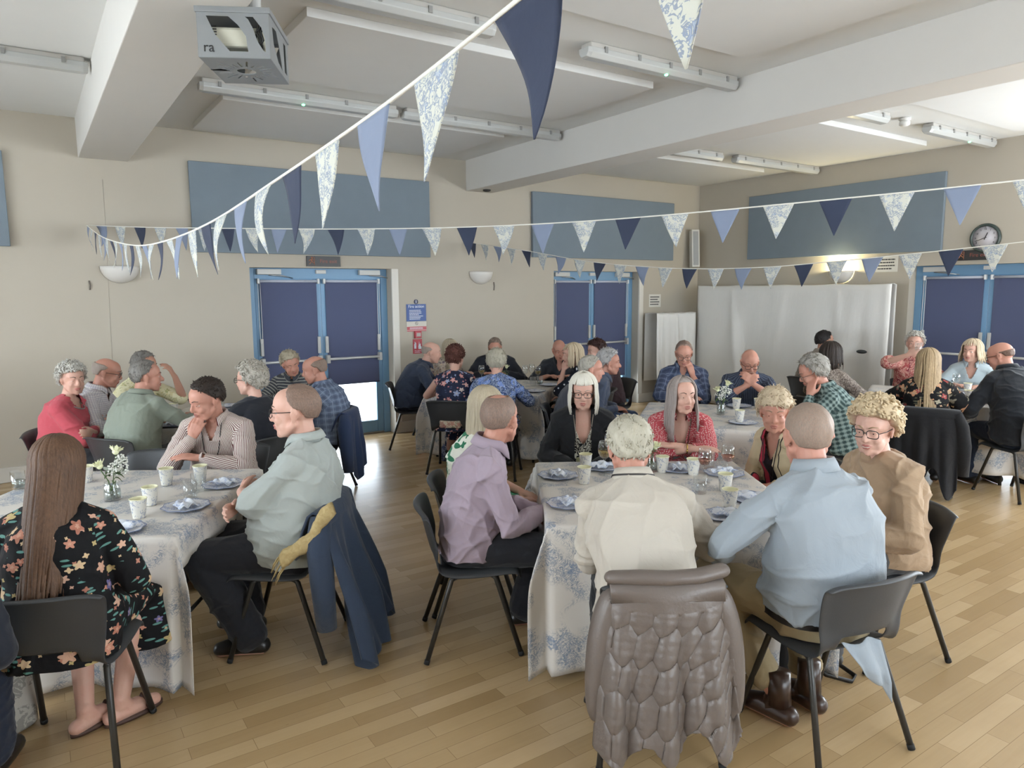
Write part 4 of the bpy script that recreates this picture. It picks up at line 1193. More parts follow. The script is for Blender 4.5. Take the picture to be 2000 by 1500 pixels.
# ------------------------------------------------------------------ chairs
M_SHELL = plain('chair_black', '35373a', 0.42, var=0.06, bump=0.25, bscale=500)
M_LEG = plain('chair_leg_dark', '34322f', 0.4, 0.2, var=.1)
M_RUB = plain('rubber_black', '1c1c1c', 0.8)
def chair_proto():
    r = empty('moulded_chair', (0, 0, 0))
    prof = [(.225, .405), (.222, .425), (.205, .440), (.16, .441), (.06, .431), (-.05, .427), (-.12, .432), (-.165, .447), (-.192, .475), (-.206, .51), (-.218, .555), (-.234, .62), (-.248, .68), (-.258, .725), (-.266, .742), (-.280, .748), (-.292, .738)]
    wid = [.205, .208, .21, .212, .212, .208, .203, .2, .2, .203, .21, .222, .232, .236, .236, .234, .232]
    nu = 15; P = []
    for i, ((y, z), w) in enumerate(zip(prof, wid)):
        row = []
        f = np.clip((z-.45)/.1, 0, 1) if y < 0 else 0
        for j in range(nu):
            u = -1+2*j/(nu-1); c = abs(u)
            yy = y+f*(.055*u*u)-(1-f)*0; zz = z+(1-f)*(.012*u*u-.03*max(0, c-.82)/.18)-f*.006*u*u
            if i >= 13: zz -= .016*c**6
            xx = u*w
            if f > .5 and c > .93: yy -= .012
            row.append((xx, yy, zz))
        P.append(row)
    P = np.array(P); m = MB(); V = P.reshape(-1, 3); F = []
    for i in range(len(prof)-1):
        for j in range(nu-1):
            u = abs(-1+2*(j+.5)/(nu-1))
            if i in (7, 8) and u < .55: continue
            F.append((i*nu+j, i*nu+j+1, (i+1)*nu+j+1, (i+1)*nu+j))
    m.add(V, F)
    o = m.build('seat_shell', M_SHELL, r, solid=.009, sub=1)
    bake(o); o.data.polygons.foreach_set('use_smooth', [True]*len(o.data.polygons))
    for s in (-1, 1):
        for (a, b, top) in ((.225, .215, .105), (-.245, .235, -.115)):
            m = MB(); foot = np.array([s*b, a, .004]); t0 = np.array([s*.178, top, .395])
            m.tube([foot, t0, t0+np.array([-s*.004, -.02*np.sign(a), .018])], .0125, 10)
            lg = m.build('leg', M_LEG, r)
            MB().tube([foot, foot+(t0-foot)*.05], .0142, 10).build('foot_cap', M_RUB, lg)
        m = MB(); m.tube([(s*.176, .105, .40), (s*.174, .075, .416), (s*.174, -.085, .412), (s*.176, -.115, .40)], .0125, 10); m.build('side_rail', M_LEG, r)
    m = MB(); m.tube([(-.174, -.06, .41), (.174, -.06, .41)], .010, 8); m.tube([(-.174, .06, .414), (.174, .06, .414)], .010, 8); m.build('cross_bar', M_LEG, r)
    return r
CHAIR = chair_proto(); CHAIR_USED = [False]
def chair(x, y, face, label):
    if CHAIR_USED[0]: r = copy_tree(CHAIR)
    else: r = CHAIR; CHAIR_USED[0] = True
    r.location = (x, y, 0); r.rotation_euler = (0, 0, rad(face)-pi/2)
    tag(r, label, 'chair', 'black moulded chairs'); return r

# ------------------------------------------------------------------ tables and their cloths
def toile_mat():
    t = NT('toile_cloth'); v = t.co('UV')
    base = t.mix(t.noise(v, 5, 2), hx('cfc9c2'), hx('d8d3cc'))
    patch = t.n('ShaderNodeTexNoise', i_Vector=v, i_Scale=6.5, i_Detail=1.0, i_Roughness=.5, i_Distortion=.6).outputs[0]
    pm = t.n('ShaderNodeMapRange', i_0=patch, i_1=.46, i_2=.58).outputs[0]
    n = t.noise(v, 26, 3.0, .65, 2.2); f = t.math('ABSOLUTE', t.math('SUBTRACT', n, .5))
    line = t.math('LESS_THAN', f, .035)
    n3 = t.noise(v, 60, 3, .7, 1.0)
    tex = t.math('GREATER_THAN', n3, .5)
    c = t.mix(t.math('MULTIPLY', t.math('MULTIPLY', line, pm), .72), base, hx('66788f'))
    c = t.mix(t.math('MULTIPLY', t.math('MULTIPLY', tex, t.n('ShaderNodeMapRange', i_0=patch, i_1=.54, i_2=.66).outputs[0]), .55), c, hx('7487a2'))
    wv = t.n('ShaderNodeMapping', i_0=v, i_2=(0, 0, .6), i_3=(1, 1, 1)).outputs[0]
    m1, c1, r1 = blossoms(t, wv, 4.2, .16, 5.0); vn = t.math('GREATER_THAN', t.noise(v, 48, 2, .6, 1.5), .47)
    c = t.mix(t.math('MULTIPLY', t.math('MULTIPLY', m1, vn), .62), c, hx('6f83a0'))
    t.bump(t.noise(v, 7, 3, .5, .5), .15, .01)
    return t.set(c, .38, 0, .35)
M_TOILE = toile_mat()
M_TTOP = plain('table_top_grey', '8a857c', .5)
TZ = .72
def uvec(a): a = rad(a); return np.array([cos(a), sin(a)])
class Table:
    def __init__(s, nl, ang, W, L, drops, lab, seed=0):
        """nl = corner, ang = direction of the long sides away from the camera; drops = near, far, left, right"""
        s.v = uvec(ang); s.u = uvec(ang-90); s.nl = np.array(nl, float); s.W, s.L = W, L
        c = s.nl+s.u*W/2+s.v*L/2; s.c = c
        r = empty('folding_table', (c[0], c[1], 0), rad(ang-90)); tag(r, 'table under the %s' % lab.replace('pale floral tablecloth', 'floral cloth'), 'table', 'tables under floral cloths')
        m = MB(); m.b2((-W/2, -L/2, TZ-.028), (W/2, L/2, TZ-.003)); m.build('tabletop', M_TTOP, r, smooth=False, bevel=.006)
        for sx in (-1, 1):
            for sy in (-1, 1):
                m = MB(); m.tube([(sx*(W/2-.07), sy*(L/2-.09), 0), (sx*(W/2-.07), sy*(L/2-.12), TZ-.028)], .014, 8); m.build('leg', M_LEG, r)
            m = MB(); m.tube([(sx*(W/2-.07), -(L/2-.1), .25), (sx*(W/2-.07), L/2-.1, .25)], .01, 6); m.build('brace', M_LEG, r)
        # the cloth
        dn, df, dl, dr = drops; rg = np.random.RandomState(seed)
        def axis(n0, a, b, L_):
            x = [-a+a*i/ max(2, round(a/.035)) for i in range(max(2, round(a/.035)))] + [-.006, .006]
            x += list(np.linspace(.03, L_-.03, 26)) + [L_-.006, L_+.006]
            x += [L_+b*i/max(2, round(b/.035)) for i in range(1, max(2, round(b/.035))+1)]
            return np.array(x)
        S = axis(0, dl, dr, W); T = axis(0, dn, df, L); ph = rg.rand(8)*6.28
        P = np.zeros((len(S), len(T), 3)); UV = np.zeros((len(S), len(T), 2))
        for i, q in enumerate(S):
            for j, t_ in enumerate(T):
                a = max(0, -q, q-W); b = max(0, -t_, t_-L); sg = -1 if q < 0 else 1; tg = -1 if t_ < 0 else 1
                x = min(max(q, 0), W); y = min(max(t_, 0), L); z = TZ+.002
                if a and not b:
                    x += sg*(.010+.05*a+a*.10*sin(y*9+ph[0])+a*.05*sin(y*23+ph[1])); z -= a
                elif b and not a:
                    y += tg*(.010+.04*b+min(b, .5)*.07*sin(x*8+ph[2]+b*1.2)+b*.04*sin(x*19+ph[3])); z -= b
                elif a and b:
                    r_ = hypot(a, b); f = atan2(a, b); h = .40*r_*sin(2*f)**1.2+.012
                    x += sg*(h*.75+.04*a); y += tg*(h*.66+.04*b); z -= sqrt(max(.0001, r_*r_*.98-min(h, r_*.7)**2*.5))
                else: z += .0015*sin(q*17+ph[4])*sin(t_*13+ph[5])
                P[i, j] = (x-W/2, y-L/2, max(z, .006)); UV[i, j] = (q, t_)
        m = MB(); m.grid(P)
        o = m.build('tablecloth', M_TOILE, None, fix=True)
        li = np.empty(len(o.data.loops), np.int32); o.data.loops.foreach_get('vertex_index', li)
        o.data.uv_layers.new(name='UVMap').data.foreach_set('uv', (UV.reshape(-1, 2)+seed*1.37)[li].astype(np.float32).ravel())
        o.location = (c[0], c[1], 0); o.rotation_euler = (0, 0, rad(ang-90))
        md = o.modifiers.new('solid', 'SOLIDIFY'); md.thickness = .0025; md.offset = 1
        tag(o, lab[0].upper()*0+lab, 'tablecloth', 'blue and white floral tablecloths')
        s.cloth = o
TD = Table((1.91, 2.54), 56.5, 1.22, 1.22, (.69, .45, .17, .17), 'pale floral tablecloth on the nearest right table beside the lilac shirt', 1)
uA = uvec(-32); TA = Table(tuple(np.array((.455, 3.375))-uA*1.22), 58, 1.22, 1.22, (.69, .5, .17, .15), 'pale floral tablecloth on the nearest left table beside the long haired woman', 2)
TE = Table(tuple(np.array((4.88, 4.88))-uvec(39)*1.22), 39, 1.22, 1.22, (.5, .5, .16, .16), 'pale floral tablecloth on the table in front of the tall white drape', 3)
TCt = Table(tuple(np.array((4.25, 5.85))-uvec(-50)*1.22), 40, 1.22, 1.22, (.66, .5, .16, .16), 'pale floral tablecloth on the far table between the two pairs of doors', 4)
TB = Table((1.45-.61*.848-.61*.53, 6.5+.61*.53-.61*.848), 58, 1.22, 1.22, (.4, .4, .16, .16), 'pale floral tablecloth on the far left table in front of the first doors', 5)
TF = Table((6.66, 3.78), 26, 1.22, 1.22, (.6, .5, .16, .16), 'pale floral tablecloth on the far right table in front of the right doors', 6)

# ------------------------------------------------------------------ tableware
def ware_mat(name, bg, fg, scale, amt=.5, rough=.5):
    t = NT(name); v = t.co('Object')
    n = t.noise(v, scale, 3, .6, 1.5); p = t.noise(v, scale*.35, 1)
    f = t.math('MULTIPLY', t.math('GREATER_THAN', n, .52), t.math('GREATER_THAN', p, .46))
    return t.set(t.mix(t.math('MULTIPLY', f, amt), hx(bg), hx(fg)), rough, 0, .4)
M_PLATE = ware_mat('plate_blue_white', 'd6d7dc', '6f86b4', 60, .75)
M_NAP = ware_mat('napkin_blue_white', 'd4d8e0', '8096c0', 70, .7, .85)
M_CUP = ware_mat('cup_pattern', 'd2cfc6', '8a93a6', 75, .8); M_CUPIN = plain('cup_cream', 'dcd9b8', .5)
M_GLASS = glass_mat('drinking_glass', (.96, .97, .97), a=.2)
def liquid(name, c):
    t = NT(name); t.t.links.new(t.n('ShaderNodeMixShader', i_0=.35, i_1=t.n('ShaderNodeBsdfTransparent', i_0=(*hx(c), 1)).outputs[0], i_2=t.n('ShaderNodeBsdfGlossy', i_0=(*hx(c), 1), i_1=.05).outputs[0]).outputs[0], t.t.nodes['Material Output'].inputs[0]); return t.m
M_WINE = liquid('white_wine', 'd8c27a'); M_ROSE = liquid('rose_wine', 'dba48e'); M_WATER = liquid('water', 'dfe6e4')
TT = TZ+.0042
def plate(x, y, label, napkin=True, seed=0):
    rg = np.random.RandomState(seed)
    r = empty('paper_plate', (x, y, TT), rg.rand()*6)
    tag(r, label, 'plate', 'scalloped blue and white plates')
    m = MB(); n = 72; P = []
    for rr, z in ((0, .003), (.06, .003), (.075, .006), (.1, .013), (.112, .014)):
        P.append([(rr*(1+(.045*cos(t_*9) if rr > .09 else 0)+(.012*cos(t_*18) if rr > .1 else 0))*cos(t_), rr*(1+(.045*cos(t_*9) if rr > .09 else 0))*sin(t_), z) for t_ in np.linspace(0, 2*pi, n+1)[:-1]])
    m.grid(P, loop=True); pl = m.build('plate', M_PLATE, r, solid=.002)
    m = MB(); m.tube([(.112*(1+.045*cos(t_*9)+.012*cos(t_*18))*cos(t_), .112*(1+.045*cos(t_*9))*sin(t_), .0145) for t_ in np.linspace(0, 2*pi, n+1)], .0018, 4, cap=False); m.build('rim_line', plain('plate_rim_blue', '7480a0', .5), r)
    if napkin:
        m = MB(); G = np.zeros((17, 17, 3))
        for i in range(17):
            for j in range(17):
                a, b = -1+i/8, -1+j/8
                G[i, j] = (a*.062+.006*sin(b*4+seed), b*.05+.006*sin(a*5), .020+.020*abs(sin(a*2.6+b*1.7+seed))*(1-.5*a*a)*(1-.5*b*b)+.008*sin(b*7+seed*2))
        m.grid(G); o = m.build('napkin', M_NAP, None, solid=.002)
        o.location = (x, y, TT); o.rotation_euler = (0, 0, rg.rand()*6); tag(o, label.replace('scalloped', 'crumpled napkin lying on the', 1).replace('the plate', 'plate'), 'napkin', 'crumpled napkins on the plates')
    return r
CUP = None
def cup(x, y, label, z=TT):
    global CUP
    if CUP is None:
        CUP = empty('paper_cup')
        m = MB(); m.lathe([(0, .002), (.027, .002), (.0275, .0), (.0285, .004), (.039, .095)], 24); m.build('body', M_CUP, CUP)
        m = MB(); m.lathe([(.0375, .095), (.0275, .012), (0, .011)], 24); m.build('inside', M_CUPIN, CUP)
        m = MB(); m.lathe([(.0388+.0022*cos(t_), .0955+.0022*sin(t_)) for t_ in np.linspace(0, 2*pi, 9)], 24); m.build('rim', M_CUPIN, CUP)
        m = MB(); m.lathe([(0, .062), (.0335, .062)], 24); m.build('drink', plain('tea', 'cfc6a0', .3), CUP)
        r = CUP
    else: r = copy_tree(CUP)
    r.location = (x, y, z); tag(r, label, 'cup', 'patterned paper cups'); return r
def glass_thing(name, x, y, label, prof, fill=None, fillmat=None, grp='wine glasses', z=TT, thick=None):
    r = empty(name, (x, y, z)); tag(r, label, 'glass', grp)
    m = MB(); m.lathe(prof, 24); m.build('glass', M_GLASS, r)
    if fill: m = MB(); m.lathe(fill, 24); m.build('drink', fillmat, r)
    return r
WG = [(0, .003), (.034, .003), (.036, .001), (.034, .005), (.006, .009), (.0042, .02), (.004, .085), (.008, .094), (.025, .107), (.036, .13), (.039, .152), (.036, .178), (.0315, .2), (.0305, .2), (.035, .178), (.0375, .152), (.0345, .131), (.024, .109), (0, .098)]
def wine(x, y, label, mat=M_WINE, lev=.142):
    return glass_thing('wine_glass', x, y, label, WG, [(0, .1), (.0235, .1105), (.0335, .131), (.036, lev), (0, lev)] if mat else None, mat)
TG = [(0, .001), (.032, .001), (.034, .004), (.036, .1), (.0345, .1), (.0325, .012), (0, .012)]
def tumbler(x, y, label, water=False):
    return glass_thing('tumbler', x, y, label, TG, [(0, .013), (.0322, .013), (.033, .05), (0, .05)] if water else None, M_WATER, 'glass tumblers')
M_ROSEP = plain('rose_cream', 'dcdcb4', .6, var=.1); M_LEAF = plain('leaf_green', '4a6038', .6, var=.3); M_GYP = plain('gypsophila_white', 'dcdcd4', .8)
def rose(parent, c, R, rad_=.032, seed=0):
    rg = np.random.RandomState(seed); m = MB()
    for k, (n, rr, tilt, h) in enumerate(((3, .35, 10, .95), (5, .62, 22, .9), (6, .95, 42, .75))):
        for i in range(n):
            a = 2*pi*(i+.5*k)/n+rg.uniform(-.1, .1); G = np.zeros((6, 6, 3))
            for p in range(6):
                for q in range(6):
                    s = p/5; w = (-1+2*q/5)
                    wd = .75*sin(pi*min(1, s*.9+.12))**.6*(pi/n)*1.25
                    rr2 = rad_*rr*(s**.55)*(1+.10*tilt/40*s); zz = rad_*h*1.25*s-rad_*.35
                    rr2 += rad_*.22*max(0, s-.75)*4*(tilt/42)*.5
                    G[p, q] = (rr2*cos(a+w*wd), rr2*sin(a+w*wd), zz-rad_*.12*w*w*s)
            m.grid((G.reshape(-1, 3)@np.asarray(R).T+np.asarray(c)).reshape(6, 6, 3))
    m.ell(np.asarray(c)-np.asarray(R)[:, 2]*rad_*.25, (rad_*.5, rad_*.5, rad_*.45), np.asarray(R))
    f = m.build('rose', M_ROSEP, parent, fix=False, solid=.0012)
    m = MB(); m.ell(np.asarray(c)-np.asarray(R)[:, 2]*rad_*.45, (rad_*.42, rad_*.42, rad_*.22), np.asarray(R)); m.build('sepals', M_LEAF, f)
    return f
def vase(x, y, label, roses, sprays, seed=0, hjar=.10, rj=.036, leaf=False, z=TT):
    r = empty('flower_vase', (x, y, z)); tag(r, label, 'flower vase', 'small flower vases'); rg = np.random.RandomState(seed)
    m = MB(); m.lathe([(0, .002), (rj, .002), (rj+.002, .01), (rj+.002, hjar*.75), (rj*.86, hjar*.88), (rj*.9, hjar), (rj*.84, hjar), (rj*.8, hjar*.88), (rj-.001, hjar*.74), (rj-.001, .012), (0, .012)], 24); m.build('jar', M_GLASS, r)
    m = MB(); m.lathe([(0, .013), (rj-.002, .013), (rj-.002, hjar*.55), (0, hjar*.55)], 20); m.build('water', M_WATER, r)
    m = MB(); heads = []
    for (dx, dy, h) in roses:
        m.tube([(-dx*.15, -dy*.15, .015), (dx*.25, dy*.25, hjar), (dx, dy, h-.015)], .0028, 6); heads.append((dx, dy, h))
    for k in range(5): a = rg.rand()*6.3; m.tube([(rj*.7*cos(a), rj*.7*sin(a), .015), (rj*.5*cos(a+2), rj*.5*sin(a+2), hjar)], .0025, 5)
    m.build('stems', M_LEAF, r)
    for k, (dx, dy, h) in enumerate(heads):
        d = nrm((dx*1.2, dy*1.2, .12)); a, b, c = frame(d); rose(r, (dx, dy, h), np.stack([a, b, c], 1), seed=seed+k)
    for (dx, dy, h, R0) in sprays:
        m = MB(); g = MB()
        for k in range(70):
            q = rg.randn(3); q = q/np.linalg.norm(q)*R0*rg.rand()**.4*np.array([1, 1, .9]); p = np.array([dx, dy, h])+q
            m.ell(p, .0052*rg.uniform(.7, 1.2), None, 6, 4)
            if k % 3 == 0: g.tube([(dx*.2, dy*.2, hjar), (dx*.8, dy*.8, h-R0*.7), p], .0008, 4)
        s = m.build('flower_spray', M_GYP, r); g.build('spray_stems', M_LEAF, s)
    m = MB()
    for k in range(9 if leaf else 5):
        a = rg.rand()*6.3; rr = rg.uniform(.03, .06); zc = hjar+rg.uniform(0, .06); G = np.zeros((5, 3, 3))
        for p in range(5):
            for q in range(3):
                s = p/4; w = (q-1)*.013*sin(pi*min(.97, s+.05)); G[p, q] = ((rr*s+.01)*cos(a)-w*sin(a), (rr*s+.01)*sin(a)+w*cos(a), zc+.03*s-.05*s*s+abs(w)*.3)
        m.grid(G)
    m.build('leaves', M_LEAF, r, solid=.001)
    return r
# nearest right table
pl = [((2.47, 3.2), 'scalloped plate at the far left corner of the nearest right table'), ((2.18, 2.73), 'scalloped plate between the lilac shirt and the white shirt'), ((2.80, 3.20), 'scalloped plate in front of the white haired woman in the black cardigan'), ((3.15, 2.90), 'scalloped plate in front of the woman in the red blouse'), ((3.29, 2.68), 'scalloped plate at the far right corner by the woman with beige jacket'), ((3.0, 2.27), 'scalloped plate beside the sleeve of the pale blue shirt'), ((2.67, 2.15), 'scalloped plate between the white shirt and the pale blue shirt')]
for i, ((x, y), l) in enumerate(pl): plate(x, y, l, True, i)
for (x, y), l in zip([(2.71, 3.24), (2.5, 3.0), (3.04, 2.93), (3.14, 2.78), (3.02, 2.45), (2.80, 2.24)], ['patterned paper cup standing at the far edge before the woman in the black cardigan', 'patterned paper cup right of the far left plate on the nearest right table', 'patterned paper cup beside the ear of the white shirted man, before the red blouse', 'patterned paper cup in front of the folded arms of the red blouse', 'patterned paper cup behind another one, left of the pale blue sleeve', 'patterned paper cup nearest to the pale blue sleeve, above the front plate']): cup(x, y, l)
wine(2.72, 3.08, 'large glass of white wine left of the head of the white shirted man')
wine(2.9, 3.23, 'empty wine glass behind the head of the white shirted man', None)
wine(3.05, 2.62, 'glass of rose wine in front of the red blouse', M_ROSE, .136)
wine(3.22, 2.60, 'large wine glass with pale wine at the far right corner plate', M_ROSE, .14)
tumbler(2.88, 2.5, 'empty tumbler right of the shoulder of the white shirted man')
tumbler(3.33, 2.83, 'empty tumbler by the elbow of the red blouse')
vase(3.0, 2.98, 'small flower vase behind the head of the white shirted man', [(.0, -.03, .16)], [(.03, .02, .15, .04)], 21, leaf=True)
# nearest left table
for i, ((x, y), l) in enumerate(zip([(.83, 4.12), (.58, 3.80), (.26, 3.60)], ['scalloped plate in front of the man in the striped shirt', 'scalloped plate amid the right side of the nearest left table', 'scalloped plate beside the shoulder of the long haired woman'])): plate(x, y, l, True, 20+i)
for (x, y), l in zip([(.57, 4.33), (.74, 4.29), (.44, 3.96), (.365, 3.76), (.2, 4.66)], ['patterned paper cup left of the tumblers, before the elbow of the striped shirt', 'patterned paper cup before the chest of the striped shirt', 'patterned paper cup behind another one, left of the middle plate', 'patterned paper cup nearest to the long haired woman', 'patterned paper cup behind the roses on the nearest left table']): cup(x, y, l)
tumbler(.63, 3.97, 'empty tumbler in front of another tumbler, above the middle plate'); tumbler(.69, 4.09, 'empty tumbler behind another tumbler on the nearest left table')
tumbler(-.12, 4.72, 'empty tumbler at the left end of the nearest left table', True)
vase(.29, 4.17, 'glass jar with two cream roses and white sprays on the nearest left table', [(-.05, .02, .19), (.035, .055, .25)], [(.035, .0, .165, .05), (.055, .045, .195, .035)], 3, .1, .04)
# far tables
plate(4.4, 6.1, 'scalloped plate at the near corner of the far middle table', False, 40); plate(4.82, 6.4, 'scalloped plate in front of the woman in the dotted dress', False, 41); plate(4.05, 6.95, 'scalloped plate left of the man in the dark jacket with glasses', False, 42)
tumbler(4.66, 6.5, 'tumbler left of its twin in the middle of the far table'); tumbler(4.77, 6.52, 'tumbler right of its twin in the middle of the far table', True)
wine(4.83, 6.64, 'glass of white wine before the bald man in the dark shirt'); wine(4.35, 7.1, 'glass of white wine beside the man in the dark jacket with glasses'); wine(4.76, 6.8, 'empty wine glass left of the bald man in the dark shirt', None)
wine(4.9, 6.86, 'empty wine glass standing behind another one near the bald man', None)
vase(4.55, 6.9, 'small vase with one white flower before the man in the dark jacket', [(.02, .0, .19)], [], 5)
vase(4.88, 4.03, 'glass jar with cream roses and sprays before the bald bearded man', [(-.03, .02, .22), (.04, -.03, .27)], [(.0, 0, .17, .055), (.02, -.03, .21, .05)], 8, leaf=True)
plate(5.33, 4.2, 'scalloped plate in front of the bald bearded man', False, 50); plate(4.69, 3.65, 'scalloped plate at the near edge under a cup, before the drape', False, 51)
cup(5.22, 4.14, 'patterned paper cup left of the elbow of the bald bearded man'); cup(5.37, 4.02, 'patterned paper cup right of the badge of the bald bearded man'); cup(4.71, 3.70, 'patterned paper cup standing on a plate above the beige jacket', TT+.004)
plate(.9, 6.26, 'scalloped plate beside the hand of the man in the sage shirt', True, 60); plate(1.5, 7.02, 'scalloped plate left of the curly grey haired woman', False, 61); cup(1.0, 6.86, 'patterned paper cup before the cream shirt at the far left table'); cup(.86, 6.42, 'patterned paper cup by the hand of the man in the sage shirt'); tumbler(1.38, 6.8, 'tumbler behind the striped shirt at the far left table')
wine(7.83, 3.48, 'empty wine glass before the blonde woman in the pale blue shirt', None); plate(7.72, 3.36, 'scalloped plate before the blonde woman in the pale blue shirt', False, 70); cup(7.95, 3.42, 'patterned paper cup right of the wine glass at the far right table'); cup(7.4, 3.17, 'patterned paper cup at the near edge of the far right table')
vase(7.75, 3.66, 'vase of pale flowers behind the head of the woman with long streaked hair', [(-.03, .03, .2), (.04, 0, .23)], [(0, 0, .16, .05)], 15, leaf=True)

# ------------------------------------------------------------------ white drapes over the furniture in the corner
def sheet_mat():
    t = NT('white_sheet'); v = t.co('Object'); t.bump(t.noise(t.n('ShaderNodeMapping', i_0=v, i_3=(5, 5, 1.2)).outputs[0], 3, 4, .6, .4), .25, .02)
    return t.set(t.mix(t.noise(v, 2.5, 3), hx('dedcd7'), hx('e6e4e0')), .8, 0, .2)
M_SHEET = sheet_mat()
def drape(a, b, zt, depth, label, seed, nf=7, amp=.05, sag=.012):
    """sheet over a tall screen between floor points a and b (left to right seen from the room), hanging to the floor"""
    rg = np.random.RandomState(seed); a = np.array(a, float); b = np.array(b, float); L = np.linalg.norm(b-a); d = (b-a)/L; n = np.array([d[1], -d[0]])   # towards the room
    xs = np.linspace(0, 1, 141); P = []
    C_ = np.sort(rg.rand(nf)); Wd = rg.uniform(.012, .04, nf); A_ = rg.uniform(.4, 1, nf); sl = rg.uniform(-.12, .12, nf)
    path = [(-depth, .25*zt), (-depth, zt*.8), (-depth, zt-.01), (-depth*.5, zt+.004), (-.01, zt), (.004, zt-.012)]+[(.008, zt-.012-(zt-.03)*(k/26)) for k in range(1, 27)]
    for (o_, z) in path:
        row = []
        dn = (zt-z)/zt if o_ > 0 else 0
        for x in xs:
            f = sum(A_[k]*math.exp(-((x-C_[k]-sl[k]*dn)/(Wd[k]*(1+1.3*dn)))**2) for k in range(nf))
            off = o_+(amp*f*dn**.7+.012*sin(x*41+seed)*dn+.05*dn*dn if o_ > 0 else 0)
            zz = z-(sag*abs(sin(x*pi*4)) if z > zt*.5 else 0)
            e = min(x, 1-x)*L
            if e < .04 and o_ > 0: off -= (.04-e)*.5
            q = a+d*x*L+n*off; row.append((q[0], q[1], max(.006, zz)))
        P.append(row)
    m = MB(); m.grid(P); o = m.build('white_drape', M_SHEET, None, solid=.004); tag(o, label, 'drape', 'white sheets over furniture'); return o
drape((8.86, 7.86), (8.78, 4.72), 1.845, .12, 'tall wide white sheet hung over a screen along the right wall', 5, 9, .07)
drape((7.98, 7.86), (8.76, 7.78), 1.43, .3, 'low white sheet draped over a cabinet in the corner right of the second doors', 9, 4, .05)
# small dark visor-like thing clipped on the drape
m = MB(); m.ell((8.66, 4.98, 1.0), (.02, .07, .025)); tag(m.build('dark_clip', M_BLACK), 'small dark oval clip on the tall white drape', 'clip')

# chrome bin behind the chair at the right edge
r = empty('pedal_bin', (7.62, 2.62, 0)); tag(r, 'chrome bin with black lid at the right picture edge', 'bin')
MB().lathe([(0, .01), (.17, .01), (.17, .34)], 28).build('body', plain('chrome', 'b9b6b0', .18, 1.0), r)
MB().lathe([(.172, 0), (.176, 0), (.176, .03), (.172, .03)], 28).build('base_ring', M_RUB, r)
MB().lathe([(.172, .34), (.178, .36), (.176, .5), (.15, .58), (0, .6)], 28).build('lid', M_BLACK, r)

# ------------------------------------------------------------------ bunting
def flagcloth(name, c, seed=0):
    return cloth(name, c, .9, .05, .12, .1)
def bunt_mat():
    t = NT('bunting_floral'); v = t.co('UV')
    n = t.noise(v, 58, 2.5, .6, 1.6); p = t.noise(v, 20, 1.5)
    f = t.math('MULTIPLY', t.math('LESS_THAN', t.math('ABSOLUTE', t.math('SUBTRACT', n, .5)), .055), t.math('GREATER_THAN', p, .43))
    c = t.mix(t.math('MULTIPLY', f, .75), hx('c4c4b9'), hx('75829a'))
    m1, c1, r1 = blossoms(t, v, 22, .28, 5.0)
    c = t.mix(t.math('MULTIPLY', t.math('MULTIPLY', m1, t.math('GREATER_THAN', n, .5)), .5), c, hx('7f93b8'))
    return t.set(c, .9, 0, .2)
M_FN = flagcloth('flag_navy', '363d50'); M_FB = flagcloth('flag_blue', '7c869b'); M_FF = bunt_mat(); M_TAPE = plain('bunting_tape', 'd8d6ce', .8)
FLG = {'n': M_FN, 'b': M_FB, 'f': M_FF}
FNAME = {'n': 'navy flag', 'b': 'light blue flag', 'f': 'white floral flag'}
def bunting(pts, n0, step, order, label, w=.165, h=.195, start=0.1, seed=0, tw=25):
    pts = [np.array(p, float) for p in pts]
    # smooth the line
    Q = []
    for i in range(len(pts)-1):
        p0, p1, p2, p3 = pts[max(0, i-1)], pts[i], pts[i+1], pts[min(len(pts)-1, i+2)]
        for t_ in np.linspace(0, 1, 24, endpoint=False):
            Q.append(.5*(2*p1+(p2-p0)*t_+(2*p0-5*p1+4*p2-p3)*t_**2+(-p0+3*p1-3*p2+p3)*t_**3))
    Q.append(pts[-1]); Q = np.array(Q); S = np.r_[0, np.cumsum(np.linalg.norm(np.diff(Q, axis=0), axis=1))]
    at = lambda s: np.array([np.interp(s, S, Q[:, k]) for k in range(3)])
    r = empty('bunting', tuple(pts[0])); tag(r, label, 'bunting', 'strings of bunting'); o0 = pts[0]
    m = MB(); m.tube(list(Q-o0), .003, 6, flat=1.5); m.build('tape', M_TAPE, r)
    rg = np.random.RandomState(seed); s = start; k = 0
    while s+w < S[-1]:
        a, b = at(s), at(s+w); d = (b-a); L = np.linalg.norm(d); d = d/L
        side = nrm(np.cross(d, (0, 0, 1))); swing = rad(rg.uniform(-tw, tw)*.5); bow = rg.uniform(-.02, .02); n1, n2 = 9, 13
        G = []; U = []
        tipd = nrm(np.array([0, 0, -1.])*cos(swing)+side*sin(swing))
        for i in range(n2):
            t_ = i/(n2-1); row = []
            for j in range(n1):
                x = -1+2*j/(n1-1)
                wd = (1-t_)*.5*L+.0015
                q = (a+b)/2+d*(x*wd)+tipd*(h*t_)+side*(bow*sin(pi*t_)+.012*x*sin(t_*4+seed+k)*t_*(1-t_)+.02*t_*t_*sin(k*2.1+seed))
                row.append(q-o0); U.append((x*wd+k*.31, -h*t_+k*.17))
            G.append(row)
        mm = MB(); mm.grid(G); c = order[k % len(order)]
        f = mm.build('flag', FLG[c], r, solid=.0016); f['label'] = FNAME[c]
        li = np.empty(len(f.data.loops), np.int32); f.data.loops.foreach_get('vertex_index', li)
        f.data.uv_layers.new(name='UVMap').data.foreach_set('uv', np.array(U)[li].astype(np.float32).ravel())
        s += step; k += 1
    return r
